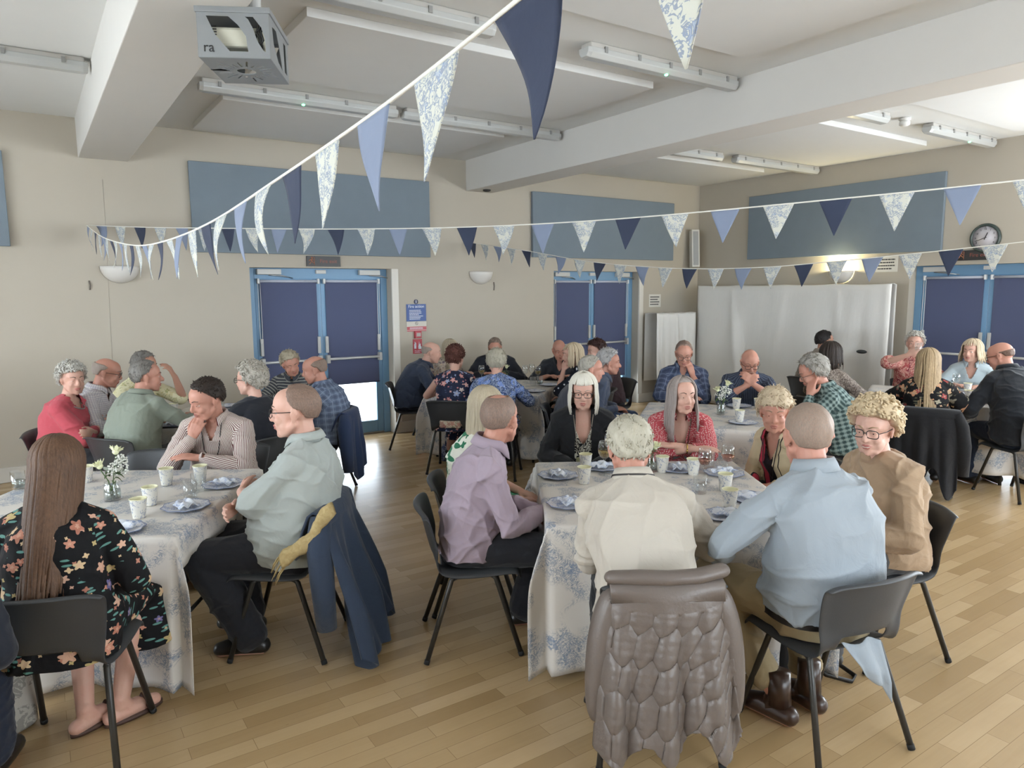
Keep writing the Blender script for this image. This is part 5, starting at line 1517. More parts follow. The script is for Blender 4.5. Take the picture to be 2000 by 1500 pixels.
bunting([(.54, 8.21, 2.45), (.98, 7.35, 2.385), (1.5, 6.35, 2.325), (2.05, 5.35, 2.27), (2.6, 4.35, 2.235), (3.1, 3.4, 2.235), (3.65, 2.4, 2.275), (4.15, 1.5, 2.325), (4.7, .4, 2.40)], 0, .2935, 'bfnf', 'bunting string hanging from the left of the back wall to the right edge', seed=2, start=.148)
bunting([(.535, 8.2, 2.45), (.56, 7.2, 2.29), (.575, 6.2, 2.18), (.59, 5.0, 2.085), (.60, 4.0, 2.055), (.61, 3.0, 2.065), (.615, 2.1, 2.115), (.615, 1.4, 2.16), (.61, .95, 2.2), (.6, .5, 2.25), (.55, -.4, 2.36)], 0, .277, 'bfnf', 'bunting string coming from the back wall over the nearest left table towards the camera', seed=5, start=.08, tw=10)
bunting([(4.84, 8.19, 2.42), (4.93, 7.0, 2.255), (5.13, 6.0, 2.09), (5.32, 5.0, 2.00), (5.48, 4.2, 1.985), (5.63, 3.5, 2.02), (5.78, 2.8, 2.07), (5.95, 2.0, 2.135), (6.15, 1.0, 2.22)], 0, .277, 'nfbf', 'bunting string from the end of the right beam sagging in front of the drape', seed=9, start=.005)
# ------------------------------------------------------------------ the guests
SK = {k: skin_mat('skin_'+k, c) for k, c in dict(fair='caa796', ruddy='b98d7b', pale='d0b0a0', tan='b08b77').items()}
LIPS = {k: plain('lips_'+k, c, .45) for k, c in dict(fair='a9665f', ruddy='9c5f55', pale='b4706a', tan='96584e').items()}
M_TBLK = cloth('trousers_black', '202126'); M_TNAVY = cloth('trousers_navy', '262c3a'); M_JEAN = cloth('jeans_blue', '3d4f70', var=.2); M_CHINO = cloth('chinos_khaki', '958465'); M_TGREY = cloth('trousers_grey', '4a4a4c')
M_SHOE = plain('shoe_black', '1e1c1b', .35); M_SHOEB = plain('boot_brown', '38261d', .3)
M_FRAME = plain('glasses_black', '1c1b1b', .3); M_FRAMEG = plain('glasses_metal', '6a625a', .3, .6)
M_LAN = plain('lanyard_dark', '2d2a2c', .6); M_BADGE = plain('badge_card', 'cfcfa4', .4)
H = hair_mat
GREY, GREY2 = H('hair_grey', '77736d', 'a9a59e'), H('hair_light_grey', '9f9b93', 'cbc8c0'); WHITE = H('hair_white', 'c2bcae', 'e6e2d6'); BLOND = H('hair_blond', 'a8927a', 'd6c7ab'); ASH = H('hair_ash_blond', '8f8370', 'c4b8a0')
DARK = H('hair_dark', '1d1917', '3a302a'); BROWN = H('hair_brown', '2e211d', '6b5241'); GBROWN = H('hair_grey_brown', '4b443d', '8b8278'); RED = H('hair_auburn', '38211f', '6d4238'); SALT = H('hair_salt_pepper', '4c4946', '94908a'); MAUVE = H('hair_mauve_grey', '6f6462', 'b3a8a2')
def mk(top, face, sex, label, short, skin='fair', brow='6a5c50', chair_off=-.015, nochair=False, chair_face=None, nose=1.0, jaw=1.0, shoes=M_SHOE, vox=.0075, **kw):
    p = Person(top, face, sex, vox=vox, **kw); p.make_root('person', label)
    p.body(SK[skin], LIPS[skin], nose, jaw, brow=brow)
    if shoes: p.shoes(shoes)
    if not nochair:
        cf = face if chair_face is None else chair_face
        fv = uvec(cf); c = p.hip_w-fv*chair_off
        p.chair = chair(c[0], c[1], cf, 'black moulded chair under '+short)
    return p
NV = .0056   # nearer people get the finer mesh
# ---- nearest left table
p = mk((.05, 3.2, 1.25), 66, 'f', 'person with very long straight brown hair in a black floral dress seen from behind', 'the long haired woman in the floral dress', yaw=8, pitch=8, vox=NV, arms=dict(both='lap'), legs=dict(L=dict(k=(-.1, .4, .5), a=(-.02, .16, .07), f=(.5, .8, 0)), R=dict(k=(.14, .4, .5), a=(.1, .2, .07), f=(.7, .7, 0))), shoes=None)
p.top(floral('dress_black_floral', '141417', ['b9826e', 'c59a84', 'cbb08c', 'a8705e', 'b5a272', '6f6894', 'cca48e'], '5f8c84', 12.5, .28, 5.0, .55), 1.12, skirt=.27, name='dress', loose=.02, sl_loose=.02, seed=11, wr=.006)
p.locks(H('hair_long_brown', '251a18', '7a5c46'), .42, n=190, back_only=False, front_az=75, r0=.0095, tk=.012, spread=.1, down=(0, -.40, -1), tips=.08, seed=3)
for k in 'LR':      # sandals
    mb = MB(); a = p.leg[k]['a']; f = nrm(p.leg[k]['f']); s_ = np.cross(f, (0, 0, 1))
    mb.rings([np.array([np.array([a[0], a[1], z])+f*(.055+.125*cos(t_))+s_*(.042*sin(t_)) for t_ in np.linspace(0, 2*pi, 21)[:-1]]) for z in (.002, .016)])
    mb.tube([np.array([a[0], a[1], .02])+f*.10-s_*.045, np.array([a[0], a[1], .075])+f*.09, np.array([a[0], a[1], .02])+f*.10+s_*.045], .007, 6, flat=1.5); mb.build('sandal', plain('sandal_brown', '4a332a', .6), p.root)
p = mk((1.06, 3.5, 1.34), 146, 'm', 'bald-fronted person with black glasses in a pale grey short sleeved shirt', 'the man in the pale grey shirt at the nearest left table', 'fair', yaw=6, pitch=2, girth=1.12, belly=.07, lean=-7, vox=NV, chair_off=-.06, arms=dict(L=dict(pose='crossed', w=(.07, .29, .78), pole=(-1, .2, -.8)), R=dict(pose='crossed', w=(-.07, .26, .745), pole=(1, .2, -.8))), legs=dict(both=dict(a=(.14, .22, .085)), L=dict(a=(-.13, .2, .085), k=(-.15, .42, .51)), R=dict(a=(.12, .3, .085), k=(.14, .42, .51))), jaw=1.12, hs=1.1)
p.top(cloth('shirt_pale_grey', 'a4aaa6', .85, .03), .93, collar=.03, loose=.03, sl_loose=.026, cuff=.012, seed=21, wr=.007, vee=(.03, .06)); p.trousers(M_TBLK, seed=22, loose=.03); p.glasses(M_FRAME); p.hair(H('hair_short_brown', '463c35', '75695f'), front=64, crown=None, tk=.007, side=-8, nape=-46)
p = mk((.89, 4.78, 1.25), 238, 'm', 'dark haired person in a striped shirt leaning chin on hand at the nearest left table', 'the man in the striped shirt', 'ruddy', yaw=-40, pitch=18, roll=-8, girth=1.1, belly=.03, vox=NV, arms=dict(R=dict(pose='chin'), L=dict(pose='crosstable', w=(.02, .34, .775))), hs=1.04, brow='2e2622')
p.top(stripes('shirt_burgundy_stripe', 'cfc6bd', '6e4648', .0085, .42), 1.96, collar=.03, seed=31, wr=.005, vee=(.035, .07)); p.trousers(M_TNAVY); p.hair(DARK, front=40, tk=.014, side=-6, nape=-44, rough=.003); p.lanyard(M_LAN, M_BADGE, .24)
p = mk((-.405, 2.97, 1.24), 74, 'm', 'person in dark navy clothes cut off by the left picture edge', 'the person cut off by the left edge', 'ruddy', vox=NV, arms=dict(R='lap', L='lap'))
p.top(cloth('jacket_dark_navy', '20242e'), 1.97, e=.026, loose=.03, seed=41); p.trousers(M_TNAVY); p.hair(GREY)
# ---- far left table
p = mk((.24, 6.44, 1.25), -28, 'f', 'white haired person in a coral red top with folded arms looking at the camera', 'the woman in the coral red top', 'fair', yaw=-42, pitch=4, girth=1.08, arms=dict(both='crossed'), chair_off=-.015)
p.top(cloth('top_coral', 'b9505b'), 1.55, e=.018, loose=.03, sl_loose=.022, seed=51, wr=.006, vee=(.07, .05)); p.trousers(M_TBLK); p.hair(GREY2, tk=.026, front=26, side=-22, nape=-46, rough=.005, blobs=60, blob_r=.012)
mb = MB(); c = p.spine(.97); mb.tube([c+np.array([.075*cos(t_), .035+.075*sin(t_), -.03-.05*max(0, sin(t_))]) for t_ in np.linspace(0, 2*pi, 21)], .005, 6); mb.build('necklace', plain('beads_grey', '8a8480', .4), p.root)
p = mk((.50, 6.74, 1.26), -22, 'm', 'bald grey fringed person with glasses in a pale checked shirt at the far left table', 'the bald man in the pale checked shirt', 'ruddy', yaw=8, pitch=14, belly=.04, arms=dict(both='table'))
p.top(plaid('shirt_pale_check', 'bfbab8', '9a95a0', 'd8d4d0', .016, .4), 1.9, collar=.03, seed=61, vee=(.03, .05)); p.trousers(M_TGREY); p.hair(GREY, front=66, crown=[-60, 10, 28, 30], tk=.008, nape=-44); p.glasses(M_FRAME)
p = mk((.84, 7.23, 1.25), -50, 'm', 'dark grey haired person in a cream patterned shirt behind the sage shirt', 'the man in the cream patterned shirt', 'tan', yaw=10, pitch=6, arms=dict(L=dict(pose='mouth', w=(-.16, .40, 1.02)), R='table'))
p.top(floral('shirt_cream', 'd9d3b0', ['b8b48a', 'c9bf8a', 'a9a878', 'd0c69a'], 'b0b088', 16, .3, 4.0), .9, collar=.03, sl_loose=.02, seed=71, vee=(.03, .05)); p.trousers(M_TGREY); p.hair(SALT, tk=.018, front=44)
p = mk((.72, 6.14, 1.27), 36, 'm', 'grey haired person in a sage green shirt in profile at the far left table', 'the man in the sage green shirt', 'ruddy', yaw=-38, pitch=2, nose=1.06, girth=1.08, arms=dict(R=dict(pose='table', w=(.12, .46, .80)), L='table'), vox=.0068)
p.top(cloth('shirt_sage', '868d81', .85, .03), 1.85, e=.016, collar=.028, seed=81, wr=.007, loose=.02); p.trousers(M_TGREY); p.hair(SALT, tk=.012, front=50, nape=-50, rough=.003)
p = mk((1.35, 5.55, 1.25), 112, 'f', 'person with curly light grey hair and black top seen from behind beside the striped shirt', 'the woman with curly grey hair in black', 'fair', yaw=26, arms=dict(both='table'), girth=1.05)
p.top(cloth('top_black_a', '1f2128'), 1.0, e=.016, seed=91, vee=None); p.trousers(M_TBLK); p.hair(H('hair_curly_grey', '8d877c', 'bdb7ac'), tk=.032, front=34, side=-18, nape=-50, rough=.006, blobs=150, blob_r=.012); p.glasses(M_FRAME)
p = mk((2.12, 7.09, 1.2), 248, 'f', 'grey haired person in a striped top leaning over before the blue doors', 'the person in the striped top by the doors', 'ruddy', yaw=22, pitch=20, roll=14, arms=dict(both='table'))
p.top(stripes('top_grey_stripe', '3f4147', '8d8d86', .028, .35, True), 1.9, seed=101, collar=.03); p.trousers(M_TBLK); p.hair(H('hair_sandy_grey', '8c8270', 'b9af9a'), tk=.022, front=34, side=-12, rough=.004)
p = mk((2.04, 6.13, 1.235), 148, 'm', 'bald person in a faded blue checked shirt leaning towards the far left table', 'the bald man in the faded blue checked shirt', 'ruddy', yaw=6, pitch=12, girth=1.08, lean=4, slump=.05, chair_off=-.05, arms=dict(both='table'))
p.top(plaid('shirt_faded_blue', '6d7a90', '4c566c', '8f9bb0', .05, .4), 1.95, e=.018, loose=.03, collar=.03, seed=111, wr=.006); p.trousers(M_TNAVY); p.hair(GBROWN, front=68, crown=[-60, 8, 34, 36], tk=.007, nape=-46)
P_B7 = p
# ---- far middle table
p = mk((3.82, 7.34, 1.21), -28, 'm', 'bald person in a dark navy jumper in profile beside the red fire signs', 'the bald man in the navy jumper', 'fair', yaw=4, pitch=8, girth=1.1, lean=24, slump=.05, arms=dict(both='table'), hs=1.03)
p.top(cloth('jumper_navy', '363f52'), 1.95, e=.02, loose=.03, seed=121, collar=.03); p.trousers(M_TNAVY); p.hair(GREY, front=66, crown=[-60, -5, 22, 24], tk=.006)
p = mk((4.3, 7.75, 1.19), -55, 'f', 'person with long ash blonde hair hidden behind the auburn haired woman', 'the woman with long ash blonde hair', 'fair', yaw=-25, pitch=10, arms=dict(both=dict(pose='table')))
p.top(floral('blouse_mixed', 'b4a79a', ['8a6a5c', 'c9b39c', '6c6070', 'a58a74'], '7c7a6c', 20, .35), 1.5, seed=131); p.trousers(M_TBLK); p.locks(ASH, .22, n=80, bangs=8, seed=5)
p = mk((3.54, 6.28, 1.235), 54, 'f', 'person with short auburn hair in a sleeveless navy floral dress seen from behind', 'the auburn haired woman in the navy floral dress', 'fair', yaw=-14, pitch=4, girth=1.08, arms=dict(R=dict(pose='table', w=(.30, .36, .78), pole=(1, -.2, -.6)), L='table'), legs=dict(both=dict(k=(0, .4, .5))), chair_face=48)
p.legs = {}; p.top(floral('dress_navy_floral', '252a40', ['c58a86', 'd7a9a0', '8f9ab8', 'b9767a', 'c9b9b0'], '4f5a78', 11, .36, 5.0, .3), 0.0, skirt=.25, name='dress', seed=141, vee=None, e=.012); p.hair(RED, tk=.02, front=40, side=-10, nape=-48, rough=.004, blobs=40, blob_r=.011)
P_C3 = p
p = mk((4.8, 7.51, 1.2), 235, 'm', 'person with glasses in a dark jacket facing the camera behind a grey haired woman', 'the man in the dark jacket with glasses', 'ruddy', pitch=26, girth=1.22, belly=.04, arms=dict(both=dict(pose='table')))
p.top(cloth('jacket_black_blue', '23262f'), 1.95, e=.028, loose=.02, open_front=.035, name='jacket', seed=151, wr=.005); p.top(cloth('shirt_dark_blue', '30384a'), 0, e=.012, seed=152, collar=.03); p.trousers(M_TBLK); p.hair(GBROWN, tk=.009, front=52); p.glasses(M_FRAME)
p = mk((3.8, 5.92, 1.2), 52, 'f', 'person with short ash grey hair in a blue leaf print blouse seen from behind', 'the woman in the blue leaf print blouse', 'fair', yaw=2, pitch=8, girth=1.1, arms=dict(both='table'), chair_face=46)
p.top(squiggle('blouse_blue_leaf', '33466f', 'b4c0d4', 26, .055, 2.2, '5f7cc0'), 1.0, e=.02, seed=161, wr=.005, loose=.02); p.trousers(M_TBLK); p.hair(H('hair_ash_grey', '928c7c', 'bfb9a8'), tk=.026, front=34, side=-14, nape=-50, rough=.003)
p = mk((5.26, 6.79, 1.2), 226, 'm', 'bald person in a dark shirt leaning over the far table towards the blonde woman', 'the bald man in the dark shirt', 'ruddy', yaw=16, pitch=16, roll=6, girth=1.15, lean=24, arms=dict(both='table'), hs=1.03)
p.top(cloth('shirt_charcoal', '2c2f35'), 1.45, e=.02, loose=.02, seed=171, collar=.03, vee=(.03, .06)); p.trousers(M_TBLK); p.lanyard(M_LAN, M_BADGE, .24)
p = mk((4.8, 5.97, 1.22), 136, 'f', 'person with a straight blonde bob in a navy dress with white dots', 'the blonde woman in the dotted dress', 'fair', yaw=16, pitch=6, arms=dict(L=dict(pose='cheek', w=(-.05, .3, .93)), R=dict(pose='knee')), legs=dict(both=dict(k=(.1, .42, .5))), chair_face=136)
p.legs = {}; p.top(dots('dress_navy_dots', '20242f', 'cfd0d2', 15, .13, .5), 1.0, e=.016, skirt=.42, name='dress', seed=181); p.locks(BLOND, .11, n=90, bangs=8, tk=.016, spread=1.3, seed=9)
p = mk((5.43, 6.32, 1.2), 168, 'f', 'dark haired person half hidden behind the blonde bob, before the second doors', 'the dark haired person before the second doors', 'fair', yaw=0, pitch=6, arms=dict(both='table'))
p.top(cloth('top_dark_red', '3a2a2e'), 1.9, seed=191); p.trousers(M_TBLK); p.hair(H('hair_dark_red', '241818', '4a302c'), tk=.03, front=32, side=-20, nape=-46, rough=.005)
# ---- table in front of the drape
p = mk((4.22, 4.97, 1.19), -36, 'm', 'grey haired person in dark jacket in profile nearest behind the white bob', 'the grey haired man right behind the white bob', 'ruddy', yaw=0, pitch=4, arms=dict(both='lap'), chair_face=-40, nose=1.05)
p.top(cloth('jacket_dark_grey', '3b3d47'), 1.97, e=.024, loose=.02, seed=201, collar=.035); p.trousers(M_JEAN); p.hair(H('hair_fair_grey', '8e897f', 'b9b4a9'), tk=.014, front=44, nape=-46, rough=.003)
p = mk((4.71, 5.28, 1.2), -42, 'm', 'pale grey haired person in blue grey jacket in profile before the second doors', 'the pale grey haired person in the blue grey jacket', 'ruddy', yaw=0, pitch=4, arms=dict(both='lap'), chair_face=-46, nose=1.05)
p.top(cloth('jacket_blue_grey', '464e60'), 1.97, e=.024, loose=.02, seed=211, collar=.04); p.trousers(M_JEAN); p.hair(H('hair_pale_grey', '8b8988', 'bcbab8'), tk=.024, front=38, side=-14, nape=-46, rough=.004)
p = mk((5.33, 4.88, 1.285), 222, 'm', 'person in a blue checked shirt resting head on hand before the tall drape', 'the man in the blue checked shirt', 'ruddy', yaw=4, pitch=24, girth=1.12, belly=.02, arms=dict(L=dict(pose='jaw'), R=dict(pose='crosstable', w=(.0, .36, .775))), vox=.0066)
p.top(plaid('shirt_blue_check', '4c566f', '343c52', '7c879c', .062, .4), 1.7, collar=.032, e=.016, loose=.02, seed=221, wr=.005, vee=(.03, .05)); p.trousers(M_TNAVY); p.hair(H('hair_dark_grey', '423b37', '756d66'), tk=.008, front=58); p.glasses(M_FRAMEG)
p = mk((5.58, 4.29, 1.23), 222, 'm', 'bald person with white goatee and glasses in a navy striped shirt, hands clasped', 'the bald bearded man', 'ruddy', yaw=8, pitch=24, girth=1.12, arms=dict(L=dict(w=(-.03, .46, .93), pole=(-1, .2, -.9), d=(.6, -.1, .8), n=(.5, -.8, 0), curl=.7), R=dict(w=(.05, .46, .91), pole=(1, .2, -.9), d=(-.6, -.1, .8), n=(-.5, -.8, 0), curl=.7)), vox=.0066)
p.top(stripes('shirt_navy_stripe', '3a4152', '636d80', .022, .25), 1.5, collar=.03, e=.016, loose=.02, seed=231, sl_loose=.02, vee=(.03, .06)); p.trousers(M_TNAVY); p.glasses(M_FRAME); p.lanyard(M_LAN, plain('badge_dark', '6d7060', .4), .26)
mb = MB(); T_ = lambda q: p.Hc+p.R@np.array(q)
mb.ell(T_((0, .088, -.098)), (.026, .02, .027), p.R); mb.tube([T_((-.028, .086, -.07)), T_((-.014, .099, -.052)), T_((.014, .099, -.052)), T_((.028, .086, -.07))], [.004, .007, .007, .004], 8); mb.build('beard', WHITE, p.root)
p.hair(GREY2, front=70, crown=[-60, -10, 12, 16], tk=.006)
p = mk((5.27, 3.43, 1.24), 128, 'm', 'grey haired person in a green checked shirt leaning head on hand', 'the man in the green checked shirt', 'ruddy', yaw=4, pitch=24, roll=-6, lean=20, slump=.05, arms=dict(L=dict(pose='cheek'), R='table'), vox=.0066, hs=1.03)
p.top(plaid('shirt_green_check', '3b4e4e', '8fa09c', '1f2a2e', .034, .42), 1.93, collar=.03, e=.018, loose=.03, seed=241, wr=.006); p.trousers(M_TBLK); p.hair(GREY, tk=.024, front=46, side=-24, nape=-54, rough=.005, vol=(1, 1.1, 1), tufts=600); p.glasses(M_FRAMEG)
# ---- far right table
p = mk((6.55, 4.07, 1.26), 4, 'f', 'person with dark bobbed hair and grey patterned top seen from behind before the drape', 'the dark haired woman in the grey patterned top', 'tan', yaw=-14, arms=dict(both='table'), chair_face=0)
p.top(squiggle('top_grey_pattern', '6d625c', 'a3988e', 24, .08, 1.2), 1.9, seed=251); p.trousers(M_TBLK); p.locks(DARK, .12, n=80, tk=.02, spread=1.0, seed=12)
p = mk((8.03, 5.09, 1.27), 0, 'm', 'person with short black hair partly hidden behind the dark bobbed hair', 'the man with short black hair before the drape', 'tan', yaw=-24, arms=dict(both='lap'), chair_face=0)
p.top(cloth('shirt_taupe', '8a7f74'), 1.0, seed=261, collar=.03); p.trousers(M_TBLK); p.hair(H('hair_black', '141214', '2c2828'), tk=.016, front=44, rough=.003)
p = mk((8.27, 4.14, 1.28), 206, 'f', 'short grey haired person in a red patterned blouse drinking from a glass', 'the woman in the red patterned blouse', 'fair', yaw=0, pitch=-4, girth=1.12, arms=dict(R=dict(w=(.06, .36, 1.06), pole=(1, .1, -.35), d=(-.7, -.1, .6), n=(-.4, -.9, 0), curl=.7), L='table'))
p.top(squiggle('blouse_red_leaf', 'b25c5c', 'd6a79a', 15, .09, 1.6, '8a3f4a'), .9, e=.02, sl_loose=.03, seed=271); p.trousers(M_TBLK); p.hair(GREY2, tk=.024, front=36, side=-14, rough=.004, blobs=70, blob_r=.012)
P_F1 = p
p = mk((6.61, 3.18, 1.25), 26, 'f', 'person with long streaked blonde hair in a black floral blouse seen from behind', 'the woman with long streaked hair', 'fair', yaw=0, pitch=2, arms=dict(both=dict(pose='table')), chair_face=26, vox=.0066)
p.top(floral('blouse_black_floral', '17171a', ['b98a6a', 'c9a888', '9a4a48', '7f7a6c', 'd0b070', 'a7a08c'], '5c5a48', 11, .36, 4.0, .6), .82, e=.02, sl_loose=.03, seed=281, cuff=.015); p.trousers(M_TBLK); p.locks(H('hair_streaked', '4f4035', 'b79f7c', 1.3), .42, n=150, tk=.018, seed=14, tips=.06, down=(0, -.34, -1))
P_F2 = p
p = mk((8.31, 3.56, 1.235), 202, 'f', 'blonde person in a pale blue shirt before the right doors', 'the blonde woman in the pale blue shirt', 'fair', yaw=-22, pitch=2, arms=dict(both='table'))
p.top(cloth('shirt_pale_blue_a', 'a9b6bc'), 1.8, collar=.03, e=.018, seed=291, vee=(.05, .1)); p.trousers(M_JEAN); p.locks(BLOND, .10, n=90, bangs=8, tk=.02, spread=2.0, seed=16)
p = mk((7.13, 2.82, 1.31), 62, 'm', 'bald person in a black jacket leaning over the far right table', 'the bald man in the black jacket', 'ruddy', yaw=34, pitch=18, girth=1.12, lean=22, slump=.05, arms=dict(L=dict(pose='knee', w=(-.2, .42, .64)), R='table'), chair_face=70, vox=.0066)
p.top(cloth('jacket_black', '1f2228'), 1.97, e=.028, loose=.03, seed=301, wr=.006, collar=.04); p.trousers(cloth('jeans_dark', '222b3c')); p.hair(DARK, front=66, crown=[-60, -10, 6, 10], tk=.005); p.glasses(M_FRAME)
# ---- nearest right table
p = mk((1.93, 2.98, 1.28), -28, 'm', 'person with cropped thinning hair in a lilac shirt sitting sideways on the left', 'the man in the lilac shirt', 'ruddy', yaw=58, pitch=4, girth=1.02, hs=1.08, vox=NV, lean=12, arms=dict(R=dict(pose='lap', w=(.04, .36, .68), pole=(.8, -.6, -.5)), L=dict(pose='lap', w=(-.04, .34, .66))), legs=dict(R=dict(k=(.14, .42, .515), a=(.12, .36, .085)), L=dict(a=(-.12, .28, .085))), chair_off=-.0, chair_face=-26)
p.top(cloth('shirt_lilac', '9a8b97', .85, .03), 1.93, e=.014, collar=.042, loose=.022, sl_loose=.012, seed=311, wr=.008, cuff=.01); p.trousers(M_TBLK, loose=.022, flare=.02, seed=312); p.hair(H('hair_cropped', '453c36', '7d736a'), front=46, tk=.007, nape=-50, rough=.001, crown=[64, 66, 60, 58]); p.glasses(M_FRAME)
P_D1 = p
p = mk((2.11, 3.4, 1.25), -34, 'f', 'person with shoulder length blonde hair in a green and white dress behind the lilac shirt', 'the blonde woman in the green and white dress', 'fair', yaw=74, vox=.0062, arms=dict(both='lap'), chair_face=-33)
p.legs = {}; p.top(floral('dress_green_white', 'd2d2c6', ['2f6b50', '3d7a5c', 'c9c9b8', '28543f'], '2f6b50', 6.5, .42, 4.0, .9), .5, e=.018, skirt=.3, name='dress', seed=321); p.locks(ASH, .2, n=120, tk=.018, seed=18, bangs=6, tips=.05)
p = mk((3.07, 3.7, 1.23), 233, 'f', 'person with a white bob and dark glasses in a black cardigan facing the camera', 'the woman with the white bob', 'fair', yaw=-4, pitch=8, vox=NV, arms=dict(both='lap'), brow='9a9084', nose=1.0)
p.top(cloth('cardigan_black', '17181b'), 1.95, e=.026, open_front=.05, name='cardigan', seed=331, wr=.005); p.top(squiggle('top_black_white', '1c1c1e', 'c9c7ba', 20, .11, .9), 0, e=.012, name='blouse', seed=332, vee=(.075, .17)); p.trousers(M_TBLK); p.locks(WHITE, .13, n=120, bangs=18, tk=.018, spread=1.6, seed=20, curve=.02); p.glasses(M_FRAME); p.lanyard(plain('chain_fine', '8c8478', .4, .5), M_BADGE, .25)
p = mk((2.13, 2.25, 1.235), 54, 'm', 'white haired person in a cream white shirt bending over the table, seen from behind', 'the man in the cream white shirt', 'ruddy', yaw=2, pitch=24, girth=1.06, vox=NV, lean=26, side=-4.5, slump=.06, arms=dict(R=dict(pose='table', w=(.10, .36, .765), pole=(1, -.5, -.5)), L=dict(pose='table', w=(-.1, .42, .78), pole=(-.35, -.3, -.9))), chair_off=.03, legs=dict(L=dict(a=(-.13, .3, .085)), R=dict(a=(.13, .33, .085))), hs=1.08, chair_face=58)
p.top(cloth('shirt_cream_white', 'b9b1a5', .7, .02), 1.9, e=.015, collar=.045, loose=.02, sl_loose=.02, seed=341, wr=.008, cuff=.008); p.trousers(M_TBLK, seed=342); p.hair(H('hair_fluffy_white', '96907f', 'c9c4b4'), tk=.016, front=44, nape=-58, rough=.005, seed=4); mb = MB(); hb = p.Hc+p.R@np.array([0, -.022, -.045]); ax = nrm(nrm(hb-p.N)+np.array([0, .0, .6])); x_ = np.array([1., 0, 0]); y_ = np.cross(ax, x_); c_ = p.N+ax*.046+np.array([0, -.006, 0])
mb.tube([c_+x_*(.088*cos(t_))+y_*(.094*sin(t_))-ax*(.02+.10*max(0, sin(t_))) for t_ in np.linspace(pi*.62, pi*2.38, 30)], .0042, 6); mb.build('lanyard', M_LAN, p.root)
P_D4 = p
p = mk((3.59, 3.29, 1.21), 228, 'f', 'person with long grey hair in a red blouse with small white spots', 'the woman in the red blouse', 'fair', yaw=18, pitch=2, girth=1.1, vox=NV, arms=dict(both=dict(pose='crosstable', w=(.0, .42, .775)), L=dict(pose='crosstable', w=(.06, .40, .79)), R=dict(pose='crosstable', w=(-.05, .41, .775))), brow='5d4c42', hs=1.03)
p.top(dots('blouse_red_spots', 'b04a52', 'd3b8b2', 78, .24, .55), 1.5, e=.02, loose=.02, sl_loose=.02, seed=351, wr=.006, vee=(.06, .15), collar=.028); p.trousers(M_TBLK); p.locks(MAUVE, .27, n=190, tk=.012, front_az=50, seed=22, tips=.05, spread=1.6, cap_front=44, r0=.0085); p.lanyard(plain('lanyard_brown', '4a3a30', .6), plain('badge_clear', '8f8f90', .2), .2)
mb = MB(); mb.tube([p.arm['R']['w']-p.arm['R']['d']*.03+.031*np.array([0, cos(t_), sin(t_)]) for t_ in np.linspace(0, 2*pi, 17)], .004, 6); mb.build('bracelet', plain('gold', 'c7a95a', .25, 1.0), p.root)
p = mk((3.67, 2.63, 1.18), 168, 'f', 'person with short blond fringe in a beige, black and red jacket', 'the woman in the beige, black and red jacket', 'ruddy', yaw=48, pitch=8, vox=NV, arms=dict(both='lap'), brow='8a7660', hs=1.02)
def _panel():
    t = NT('jacket_panels'); uv = t.n('ShaderNodeSeparateXYZ', i_0=t.co('Object')).outputs
    x = t.math('ADD', uv[0], t.math('MULTIPLY', t.math('SINE', t.math('MULTIPLY', uv[2], 14)), .012))
    c = t.ramp(t.n('ShaderNodeMapRange', i_0=x, i_1=-.3, i_2=.3).outputs[0], [(0, hx('c2b294')), (.36, hx('2a2428')), (.375, hx('c6b79a')), (.44, hx('241f24')), (.56, hx('a83848')), (.64, hx('241f24')), (.66, hx('c2b294'))], 'CONSTANT')
    fabric_bump(t, t.co('Object'), .2); return t.set(c, .85, 0, .2)
p.top(_panel(), 1.9, e=.02, seed=361, name='jacket', vee=(.055, .10), loose=.02); p.trousers(M_TBLK); p.hair(BLOND, tk=.03, front=17, side=-24, nape=-48, rough=.003, tufts=650, seed=3); p.lanyard(M_LAN, None, .22)
p = mk((2.61, 1.71, 1.33), 72, 'm', 'broad person with cropped grey hair in a pale blue shirt seen from behind', 'the man in the pale blue shirt', 'ruddy', yaw=-18, pitch=10, girth=1.12, belly=.04, vox=NV, lean=7, slump=.06, arms=dict(L=dict(pose='knee', w=(-.25, .33, .66), pole=(-.9, -.5, -.1), n=(.3, 0, -1), curl=.5), R=dict(pose='table')), legs=dict(L=dict(k=(-.26, .38, .53), a=(-.12, .06, .10), f=(-.45, 1, 0)), R=dict(k=(.16, .42, .52), a=(.06, .10, .10), f=(-.2, 1, 0))), chair_off=.03, chair_face=78, shoes=M_SHOEB, hs=1.12)
p.top(cloth('shirt_pale_blue', '949ca3', .8, .02), 1.94, e=.016, collar=.045, loose=.025, sl_loose=.018, seed=371, wr=.008, cuff=.008, t0=-.02); p.trousers(M_CHINO, e=.014, loose=.014, flare=.004, upto=1.8, seed=372, wr=.007); p.hair(H('hair_sandy_cropped', '6b5e52', '9a9085'), tk=.006, front=50, nape=-56, rough=.001)
mb = MB(); mb.rings([ring(p.spine(t_), np.array([1., 0, 0]), np.array([0, 1., 0]), .178*1.12+.02, .132*1.12+.02, belly=.05) for t_ in (-.055, -.03, .0, .02)], cap=False); mb.build('belt', plain('belt_black', '1d1a1a', .4), p.root)
